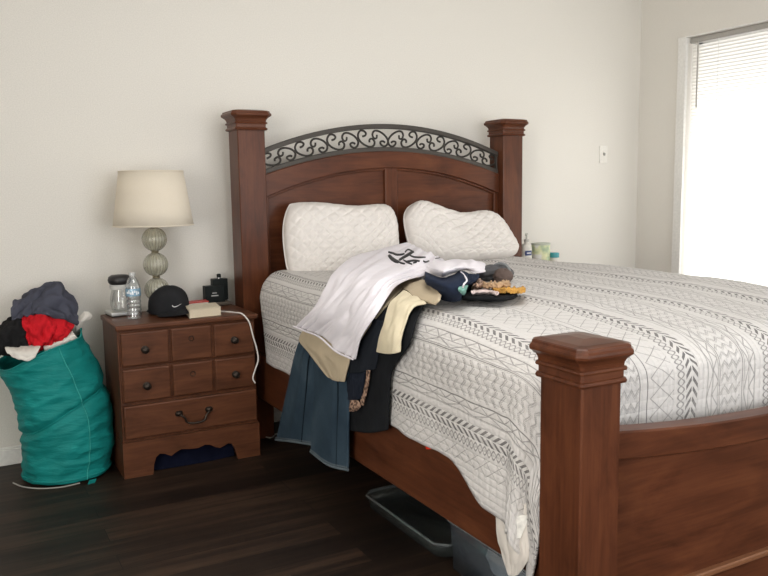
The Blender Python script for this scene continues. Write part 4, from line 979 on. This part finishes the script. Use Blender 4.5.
# print strokes: ribbons just over the shirt
def stroke(L, w):
    return L, w
from mathutils.bvhtree import BVHTree
dg = bpy.context.evaluated_depsgraph_get()
def bvh_of(o):
    dg.update(); e = o.evaluated_get(dg); me = e.to_mesh(); mw = Vector(wloc(o))
    t = BVHTree.FromPolygons([tuple(v.co+mw) for v in me.vertices], [tuple(p.vertices) for p in me.polygons]); e.to_mesh_clear(); return t
dg.update()
bpy.context.view_layer.update(); dg = bpy.context.evaluated_depsgraph_get()
tv = bvh_of(ts)
M_ink = plain('black_ink', (.014, .015, .018), .7)
STK = [([(1.326,-0.876,0.985),(1.317,-0.903,0.985),(1.310,-0.928,0.985),(1.304,-0.952,0.985),(1.297,-0.975,0.985),(1.288,-0.999,0.985),(1.279,-1.024,0.985),(1.274,-1.043,0.985),(1.276,-1.053,0.985),(1.281,-1.057,0.985),(1.288,-1.056,0.985),(1.298,-1.051,0.985),(1.310,-1.040,0.985),(1.323,-1.025,0.985),(1.337,-1.010,0.985)],[(1.363,-0.812,0.985),(1.360,-0.830,0.985),(1.357,-0.849,0.985),(1.353,-0.870,0.985),(1.347,-0.892,0.985),(1.338,-0.917,0.985),(1.331,-0.938,0.985),(1.327,-0.953,0.985),(1.328,-0.962,0.985),(1.332,-0.967,0.985),(1.338,-0.969,0.985),(1.344,-0.968,0.985),(1.352,-0.962,0.985),(1.362,-0.955,0.985),(1.370,-0.949,0.985)]), ([(1.235,-1.039,0.985),(1.216,-1.078,0.985),(1.197,-1.117,0.985),(1.179,-1.154,0.985),(1.163,-1.190,0.985),(1.148,-1.223,0.985),(1.136,-1.252,0.985),(1.125,-1.278,0.985),(1.117,-1.300,0.985),(1.110,-1.319,0.985),(1.106,-1.335,0.985),(1.104,-1.345,0.985),(1.104,-1.350,0.985),(1.106,-1.353,0.985),(1.108,-1.355,0.985)],[(1.282,-0.971,0.985),(1.268,-1.003,0.985),(1.254,-1.036,0.985),(1.240,-1.066,0.985),(1.228,-1.093,0.985),(1.218,-1.118,0.985),(1.208,-1.141,0.985),(1.199,-1.163,0.985),(1.191,-1.184,0.985),(1.184,-1.202,0.985),(1.178,-1.217,0.985),(1.174,-1.228,0.985),(1.170,-1.240,0.985),(1.166,-1.254,0.985),(1.160,-1.270,0.985)]), ([(1.131,-1.306,0.985),(1.125,-1.320,0.985),(1.120,-1.334,0.985),(1.116,-1.347,0.985),(1.111,-1.360,0.985),(1.107,-1.373,0.985),(1.104,-1.383,0.985),(1.101,-1.392,0.985),(1.100,-1.399,0.985),(1.100,-1.404,0.985),(1.100,-1.407,0.985),(1.100,-1.409,0.985),(1.101,-1.411,0.985),(1.103,-1.412,0.985),(1.104,-1.412,0.985)],[(1.153,-1.269,0.985),(1.151,-1.278,0.985),(1.149,-1.289,0.985),(1.146,-1.300,0.985),(1.143,-1.310,0.985),(1.139,-1.321,0.985),(1.137,-1.330,0.985),(1.135,-1.338,0.985),(1.133,-1.344,0.985),(1.132,-1.349,0.985),(1.131,-1.354,0.985),(1.131,-1.358,0.985),(1.130,-1.363,0.985),(1.128,-1.369,0.985),(1.127,-1.376,0.985)]), ([(1.159,-1.276,0.985),(1.179,-1.251,0.985),(1.201,-1.225,0.985),(1.222,-1.199,0.985),(1.245,-1.171,0.985),(1.267,-1.144,0.985),(1.291,-1.115,0.985),(1.314,-1.086,0.985),(1.338,-1.055,0.985),(1.362,-1.025,0.985),(1.382,-0.999,0.985),(1.395,-0.982,0.985),(1.402,-0.973,0.985),(1.410,-0.965,0.985),(1.419,-0.954,0.985)],[(1.189,-1.214,0.985),(1.216,-1.178,0.985),(1.242,-1.143,0.985),(1.268,-1.108,0.985),(1.295,-1.074,0.985),(1.321,-1.040,0.985),(1.347,-1.008,0.985),(1.371,-0.977,0.985),(1.395,-0.946,0.985),(1.419,-0.915,0.985),(1.440,-0.888,0.985),(1.457,-0.869,0.985),(1.465,-0.862,0.985),(1.468,-0.863,0.985),(1.469,-0.866,0.985)]), ([(1.385,-0.933,0.985),(1.403,-0.907,0.985),(1.423,-0.877,0.985),(1.441,-0.850,0.985),(1.455,-0.831,0.985),(1.463,-0.821,0.985),(1.466,-0.818,0.985),(1.468,-0.820,0.985),(1.467,-0.826,0.985),(1.463,-0.837,0.985),(1.458,-0.853,0.985),(1.448,-0.876,0.985),(1.436,-0.905,0.985),(1.423,-0.935,0.985),(1.412,-0.962,0.985)],[(1.397,-0.905,0.985),(1.418,-0.874,0.985),(1.439,-0.840,0.985),(1.462,-0.807,0.985),(1.482,-0.777,0.985),(1.497,-0.757,0.985),(1.506,-0.749,0.985),(1.509,-0.751,0.985),(1.507,-0.761,0.985),(1.502,-0.776,0.985),(1.493,-0.798,0.985),(1.480,-0.827,0.985),(1.465,-0.861,0.985),(1.449,-0.895,0.985),(1.435,-0.928,0.985)]), ([(1.326,-1.064,0.985),(1.315,-1.091,0.985),(1.303,-1.119,0.985),(1.293,-1.145,0.985),(1.285,-1.167,0.985),(1.281,-1.184,0.985),(1.280,-1.196,0.985),(1.282,-1.203,0.985),(1.285,-1.207,0.985),(1.289,-1.211,0.985),(1.293,-1.214,0.985),(1.298,-1.217,0.985),(1.304,-1.218,0.985),(1.310,-1.219,0.985),(1.317,-1.219,0.985)],[(1.353,-1.022,0.985),(1.345,-1.044,0.985),(1.337,-1.067,0.985),(1.329,-1.089,0.985),(1.323,-1.107,0.985),(1.320,-1.121,0.985),(1.320,-1.129,0.985),(1.322,-1.136,0.985),(1.325,-1.140,0.985),(1.328,-1.145,0.985),(1.331,-1.151,0.985),(1.335,-1.156,0.985),(1.338,-1.162,0.985),(1.342,-1.167,0.985),(1.344,-1.174,0.985)]), ([(1.152,-1.340,0.985),(1.155,-1.341,0.985),(1.159,-1.341,0.985),(1.164,-1.340,0.985),(1.168,-1.339,0.985),(1.173,-1.338,0.985),(1.179,-1.335,0.985),(1.185,-1.332,0.985),(1.191,-1.330,0.985),(1.195,-1.330,0.985),(1.199,-1.333,0.985),(1.200,-1.339,0.985),(1.201,-1.346,0.985),(1.202,-1.353,0.985),(1.204,-1.358,0.985)],[(1.178,-1.292,0.985),(1.186,-1.286,0.985),(1.194,-1.280,0.985),(1.201,-1.275,0.985),(1.207,-1.270,0.985),(1.214,-1.267,0.985),(1.220,-1.263,0.985),(1.227,-1.260,0.985),(1.233,-1.258,0.985),(1.238,-1.259,0.985),(1.240,-1.264,0.985),(1.240,-1.274,0.985),(1.238,-1.286,0.985),(1.235,-1.299,0.985),(1.233,-1.312,0.985)]), ([(1.187,-1.256,0.985),(1.179,-1.274,0.985),(1.171,-1.291,0.985),(1.164,-1.307,0.985),(1.157,-1.324,0.985),(1.150,-1.339,0.985),(1.144,-1.354,0.985),(1.139,-1.369,0.985),(1.134,-1.382,0.985),(1.130,-1.395,0.985),(1.126,-1.407,0.985),(1.123,-1.418,0.985),(1.120,-1.428,0.985),(1.118,-1.438,0.985),(1.115,-1.448,0.985)],[(1.207,-1.224,0.985),(1.202,-1.238,0.985),(1.197,-1.252,0.985),(1.191,-1.266,0.985),(1.186,-1.281,0.985),(1.180,-1.294,0.985),(1.175,-1.308,0.985),(1.170,-1.322,0.985),(1.165,-1.335,0.985),(1.160,-1.348,0.985),(1.156,-1.361,0.985),(1.151,-1.374,0.985),(1.146,-1.388,0.985),(1.141,-1.402,0.985),(1.135,-1.417,0.985)]), ([(1.149,-1.400,0.985),(1.149,-1.401,0.985),(1.150,-1.401,0.985),(1.152,-1.401,0.985),(1.153,-1.401,0.985),(1.155,-1.400,0.985),(1.156,-1.399,0.985),(1.158,-1.398,0.985),(1.161,-1.396,0.985),(1.163,-1.395,0.985),(1.165,-1.393,0.985),(1.168,-1.390,0.985),(1.171,-1.388,0.985),(1.174,-1.384,0.985),(1.178,-1.381,0.985)],[(1.166,-1.369,0.985),(1.169,-1.365,0.985),(1.173,-1.362,0.985),(1.176,-1.359,0.985),(1.178,-1.357,0.985),(1.181,-1.355,0.985),(1.183,-1.353,0.985),(1.185,-1.351,0.985),(1.187,-1.350,0.985),(1.189,-1.349,0.985),(1.191,-1.348,0.985),(1.192,-1.348,0.985),(1.194,-1.348,0.985),(1.195,-1.348,0.985),(1.196,-1.349,0.985)]), ([(1.228,-1.343,0.985),(1.223,-1.353,0.985),(1.219,-1.362,0.985),(1.214,-1.372,0.985),(1.210,-1.382,0.985),(1.207,-1.391,0.985),(1.205,-1.398,0.985),(1.205,-1.401,0.985),(1.208,-1.400,0.985),(1.213,-1.397,0.985),(1.220,-1.391,0.985),(1.227,-1.384,0.985),(1.234,-1.377,0.985),(1.241,-1.369,0.985),(1.248,-1.361,0.985)],[(1.248,-1.313,0.985),(1.247,-1.319,0.985),(1.244,-1.326,0.985),(1.241,-1.333,0.985),(1.239,-1.340,0.985),(1.237,-1.345,0.985),(1.236,-1.348,0.985),(1.237,-1.350,0.985),(1.239,-1.350,0.985),(1.242,-1.348,0.985),(1.247,-1.344,0.985),(1.252,-1.339,0.985),(1.258,-1.334,0.985),(1.264,-1.330,0.985),(1.268,-1.327,0.985)]), ([(1.326,-1.279,0.985),(1.327,-1.280,0.985),(1.328,-1.281,0.985),(1.330,-1.281,0.985),(1.332,-1.281,0.985),(1.333,-1.281,0.985),(1.335,-1.281,0.985),(1.337,-1.280,0.985),(1.339,-1.279,0.985),(1.342,-1.278,0.985),(1.345,-1.276,0.985),(1.347,-1.275,0.985),(1.350,-1.273,0.985),(1.353,-1.270,0.985),(1.357,-1.267,0.985)],[(1.343,-1.253,0.985),(1.346,-1.250,0.985),(1.349,-1.247,0.985),(1.352,-1.245,0.985),(1.355,-1.244,0.985),(1.357,-1.242,0.985),(1.360,-1.241,0.985),(1.362,-1.240,0.985),(1.364,-1.239,0.985),(1.366,-1.238,0.985),(1.368,-1.238,0.985),(1.370,-1.238,0.985),(1.371,-1.239,0.985),(1.372,-1.239,0.985),(1.373,-1.240,0.985)])]
VP = Vector((-.4341, -4.0717, 1.2813))
bb = B()
def on_shirt(p):
    d = (p-VP).normalized(); h = tv.ray_cast(VP, d)
    return (h[0] if h[0] else p)-d*.0022
for r1, r2 in STK:
    r1 = [on_shirt(Vector(p)) for p in r1]; r2 = [on_shirt(Vector(p)) for p in r2]
    bb.grid([r1, [(a+c)/2+Vector((0, 0, .001)) for a, c in zip(r1, r2)], r2])
obj('print', bb, M_ink, ts, solid=.0015, solid_off=1)
# white and navy shirt
rg = thing('rugby_shirt', 'white and navy shirt lying bunched right of the printed T-shirt', 'shirt', (1.334,-1.380,0.905), GRP)
cloth('white_panel', [[(1.153,-1.474,0.965),(1.057,-1.739,0.965),(1.143,-1.684,0.965),(1.252,-1.594,0.965),(1.325,-1.562,0.950),(1.432,-1.491,0.945)], [(1.231,-1.362,0.975),(1.031,-1.779,1.005),(1.083,-1.775,1.005),(1.189,-1.686,0.995),(1.340,-1.547,0.975),(1.497,-1.402,0.950)], [(1.390,-1.185,0.965),(1.476,-1.132,0.965),(1.535,-1.115,0.965),(1.560,-1.166,0.965),(1.553,-1.252,0.965),(1.643,-1.200,0.945)]], M_tee, rg, amp=.012, fu=2, fv=4, seed=6.6, thick=.006)
cloth('navy_panel', [[(1.167,-1.480,0.887),(1.101,-1.641,0.887),(1.061,-1.769,0.887),(1.082,-1.813,0.887),(1.184,-1.699,0.887)], [(1.055,-1.648,0.935),(1.000,-1.814,0.935),(0.991,-1.896,0.935),(1.031,-1.900,0.935),(1.107,-1.825,0.935)], [(1.007,-1.719,0.970),(0.975,-1.854,0.968),(0.998,-1.891,0.970),(1.067,-1.854,0.975),(1.077,-1.881,0.970)], [(1.112,-1.548,0.970),(1.052,-1.752,0.970),(1.118,-1.722,0.970),(1.232,-1.616,0.970),(1.220,-1.673,0.970)]], fabric('navy_knit', srgb(36, 44, 62), .1), rg, amp=.008, fu=2, fv=3, seed=4.6, thick=.008)
cloth('navy_sleeve', [[(1.182,-1.703,0.895),(1.225,-1.666,0.895),(1.304,-1.578,0.895)], [(1.142,-1.761,0.940),(1.176,-1.749,0.940),(1.231,-1.714,0.940)], [(1.258,-1.584,0.960),(1.260,-1.629,0.960),(1.267,-1.677,0.960)]], fabric('navy_knit', srgb(36, 44, 62), .1), rg, amp=.008, seed=1.6, thick=.008)
obj('collar_edge', B().tube(spline([(1.158,-1.719,0.978),(1.111,-1.807,0.978),(1.035,-1.935,0.978),(0.976,-2.005,0.976),(0.985,-1.986,0.964)], 30), .0032, 6), M_tee, rg)
garment('teal_sock', 'pale teal cloth tucked in front of the navy shirt', 'sock', [[(1.145,-1.725,0.893),(1.157,-1.733,0.893),(1.196,-1.695,0.893)], [(1.012,-1.918,0.945),(1.011,-1.948,0.945),(1.050,-1.913,0.945)], [(1.065,-1.857,0.955),(1.092,-1.841,0.955),(1.065,-1.891,0.955)]], fabric('pale_teal', srgb(130, 176, 165), .1), GRP, amp=.005, seed=3, thick=.006)
def sock_ball(name, label, cat, px, r, mat, **k):
    o = obj(name, blob(px, r, **k), mat, subsurf=1); return tag(o, label, cat, GRP)
c = Vector((1.604,-1.319,0.911))
sk = sock_ball('grey_socks', 'rolled pair of grey socks with brown toes at the pile top', 'socks', c, (.080, .05, .036), fabric('charcoal_knit', srgb(88, 88, 90), .15), seed=3.3, amp=.22, rot=-.3)
c2 = Vector((1.572,-1.418,0.909))
obj('toe', blob(c2, (.040, .046, .032), 5.5, .15, rot=-.3), fabric('brown_grey_knit', srgb(98, 84, 78), .1), sk, subsurf=1)
obj('cuff_stripe', B().tube(spline([c+Vector((.02+.018*math.cos(t), -.052*math.cos(t*.8)-.002, .040*math.sin(t)+.002)) for t in [(-.1+.28*i) for i in range(11)]], 30), .006, 6), fabric('light_grey_knit', srgb(135, 137, 138), .1), sk)
garment('brown_scarf', 'small brown patterned cloth bunched beside the navy shirt', 'scarf', [[(1.250,-1.649,0.895),(1.249,-1.683,0.895),(1.303,-1.651,0.895)], [(1.172,-1.768,0.935),(1.142,-1.846,0.945),(1.223,-1.769,0.935)], [(1.350,-1.519,0.925),(1.369,-1.533,0.925),(1.348,-1.601,0.925)]], M_leo, GRP, amp=.014, fu=3, fv=4, seed=6, thick=.006)
garment('tan_sock', 'crumpled tan sock below the rolled grey socks', 'sock', [[(1.308,-1.618,0.895),(1.308,-1.689,0.895),(1.340,-1.713,0.895),(1.424,-1.664,0.895)], [(1.212,-1.760,0.935),(1.223,-1.804,0.935),(1.247,-1.836,0.940),(1.319,-1.800,0.935)], [(1.367,-1.562,0.920),(1.375,-1.609,0.920),(1.406,-1.631,0.920),(1.448,-1.621,0.920)]], fabric('tan_knit', srgb(176, 148, 118), .15), GRP, nu=40, nv=64, amp=.020, fu=4, fv=9, seed=4, thick=.006)
garment('mustard_sock', 'mustard yellow sock at the right end of the pile', 'sock', [[(1.286,-1.737,0.887),(1.319,-1.760,0.887),(1.351,-1.782,0.887),(1.433,-1.738,0.887)], [(1.219,-1.828,0.920),(1.227,-1.881,0.925),(1.258,-1.902,0.925),(1.312,-1.893,0.920)], [(1.343,-1.678,0.910),(1.355,-1.723,0.910),(1.406,-1.723,0.910),(1.409,-1.762,0.910)]], fabric('mustard_knit', srgb(186, 142, 74), .2), GRP, nu=40, nv=64, amp=.018, fu=4, fv=8, seed=2, thick=.006)
garment('pink_cloth', 'pale pink folded cloth at the front of the pile', 'cloth', [[(1.184,-1.750,0.891),(1.200,-1.777,0.891),(1.221,-1.807,0.891),(1.255,-1.815,0.891)], [(1.129,-1.830,0.920),(1.166,-1.824,0.920),(1.195,-1.844,0.920),(1.168,-1.920,0.920)], [(1.220,-1.712,0.915),(1.243,-1.728,0.915),(1.250,-1.768,0.915),(1.215,-1.844,0.915)]], fabric('pale_pink', srgb(222, 204, 200), .06), GRP, nu=36, nv=44, amp=.012, fu=3, fv=5, seed=8, thick=.006)
garment('black_underlay', 'flat black garment under the small socks at the pile front', 'shirt', [[(1.136,-1.757,0.883),(1.174,-1.813,0.883),(1.224,-1.862,0.883),(1.302,-1.840,0.883),(1.361,-1.787,0.883)], [(1.105,-1.804,0.905),(1.141,-1.859,0.905),(1.189,-1.908,0.905),(1.277,-1.861,0.905),(1.324,-1.828,0.905)], [(1.270,-1.574,0.897),(1.302,-1.633,0.897),(1.363,-1.676,0.897),(1.399,-1.702,0.897),(1.412,-1.711,0.897)]], M_blk2, GRP, amp=.005, seed=3.7, thick=.006)

# ------------------------------------------------------------------ under the bed
M_bin = clear('cloudy_plastic', (.86, .90, .93), .02, .2, .16, (.30, .36, .42))
M_tray = clear('tray_plastic', (.90, .93, .92), .0, .25, .06, (.25, .30, .30))
def bin_(name, label, x0, x1, y0, y1, h, M_bin):
    t = thing(name, label, 'storage bin', ((x0+x1)/2, (y0+y1)/2, 0), 'clear bins under the bed')
    cx, cy, hx, hy_ = (x0+x1)/2, (y0+y1)/2, (x1-x0)/2, (y1-y0)/2
    R = [ring8(cx, cy, hx*.93, hy_*.95, .004, .03), ring8(cx, cy, hx*.95, hy_*.965, h*.5, .035), ring8(cx, cy, hx*.97, hy_*.98, h-.012, .035)]
    obj('tub', B().rings(R, True, False), M_bin, t, solid=.003, solid_off=-1, angle=30)
    e = ring8(cx, cy, hx, hy_, h-.006, .035); 
    obj('rim', B().rings([ring8(cx, cy, hx*.980, hy_*.986, h-.014, .035), ring8(cx, cy, hx, hy_, h-.012, .038), ring8(cx, cy, hx+.003, hy_+.003, h-.006, .04), ring8(cx, cy, hx, hy_, h, .038), ring8(cx, cy, hx*.980, hy_*.986, h, .035)], False, False), clear('rim_plastic', (.88, .92, .92), .0, .25, .25, (.26, .30, .31)), t)
    return t
bin_('storage_bin', 'clear plastic storage bin holding white cloth under the near end of the bed', .955, 1.40, -2.50, -1.90, .180, M_bin)
bin_('storage_tray', 'shallow clear plastic tray on the floor under the middle of the bed', .955, 1.36, -1.885, -1.30, .060, M_tray)
tag(obj('folded_cloth', blob((1.15, -2.2, .075), (.15, .22, .062), 4.4, .3, 2.6), fabric('grey_white_cloth', (.70, .71, .72)), subsurf=1), 'pale folded cloth inside the clear bin under the bed', 'cloth')
tag(obj('floor_cord', B().tube(spline([(0.865,-0.217,0.005),(0.913,-0.236,0.005),(0.947,-0.277,0.005),(0.991,-0.234,0.005),(1.011,-0.256,0.005),(1.081,-0.207,0.005)], 50), .0035, 6), plain('cord_white', (.5, .48, .44), .5)), 'thin white cord on the floor by the left head post', 'cord')

# ------------------------------------------------------------------ light
w = bpy.data.worlds.new('daylight'); SC.world = w; w.use_nodes = True
w.node_tree.nodes['Background'].inputs[0].default_value = (.95, .98, 1, 1); w.node_tree.nodes['Background'].inputs[1].default_value = 1.0
def area(name, loc, rot, sx, sy, power, col):
    l = bpy.data.lights.new(name, 'AREA'); l.shape = 'RECTANGLE'; l.size = sx; l.size_y = sy; l.energy = power; l.color = col
    o = bpy.data.objects.new(name, l); COL.objects.link(o); o.location = loc; o.rotation_euler = rot; return o
area('window_daylight', (RX1+.55, (WY0+WY1)/2, (WZ0+WZ1)/2-.35), (0, math.radians(90), 0), 1.5, 2.4, 100, (.97, .985, 1))
area('front_fill_light', ((FX0+FX1)/2, RY0-.5, (FZ0+FZ1)/2), (math.radians(90), 0, 0), 3.3, 2.0, 92, (.97, .985, 1))  # added fill shining in through the unseen front window
area('left_fill_light', (RX0+.05, -4.2, 1.3), (0, math.radians(-90), 0), 1.9, 1.6, 98, (1, .97, .93))  # added fill from the left

area('overhead_fill_light', (1.0, -2.4, ZC-.06), (0, 0, 0), 1.0, 1.0, 20, (1, .98, .96))  # added overhead fill to lift the bed top, no fixture is built

# ------------------------------------------------------------------ camera
cam = bpy.data.cameras.new('camera'); co = bpy.data.objects.new('camera', cam); COL.objects.link(co)
from mathutils import Matrix
y_, p_, r_ = math.radians(28.5107), math.radians(-7.1871), math.radians(-.8513)
F = Vector((math.sin(y_)*math.cos(p_), math.cos(y_)*math.cos(p_), math.sin(p_)))
rt = Vector((math.cos(y_), -math.sin(y_), 0)); up = rt.cross(F)
Rv = math.cos(r_)*rt+math.sin(r_)*up; Uv = -math.sin(r_)*rt+math.cos(r_)*up
Mx = Matrix((Rv, Uv, -F)).transposed().to_4x4(); Mx.translation = Vector((-.4341, -4.0717, 1.2813))
co.matrix_world = Mx
cam.sensor_fit = 'HORIZONTAL'; cam.sensor_width = 36; cam.lens = 36*794.9017/768; cam.clip_start = .02
SC.camera = co
vs = SC.view_settings; vs.view_transform = 'Standard'; vs.look = 'None'; vs.gamma = 1; vs.use_curve_mapping = False; vs.exposure = 0.0
SC.cycles.use_denoising = True
SC.cycles.max_bounces = 10; SC.cycles.diffuse_bounces = 6; SC.cycles.transparent_max_bounces = 16
SC.cycles.sample_clamp_indirect = 6; SC.cycles.caustics_reflective = False; SC.cycles.caustics_refractive = False
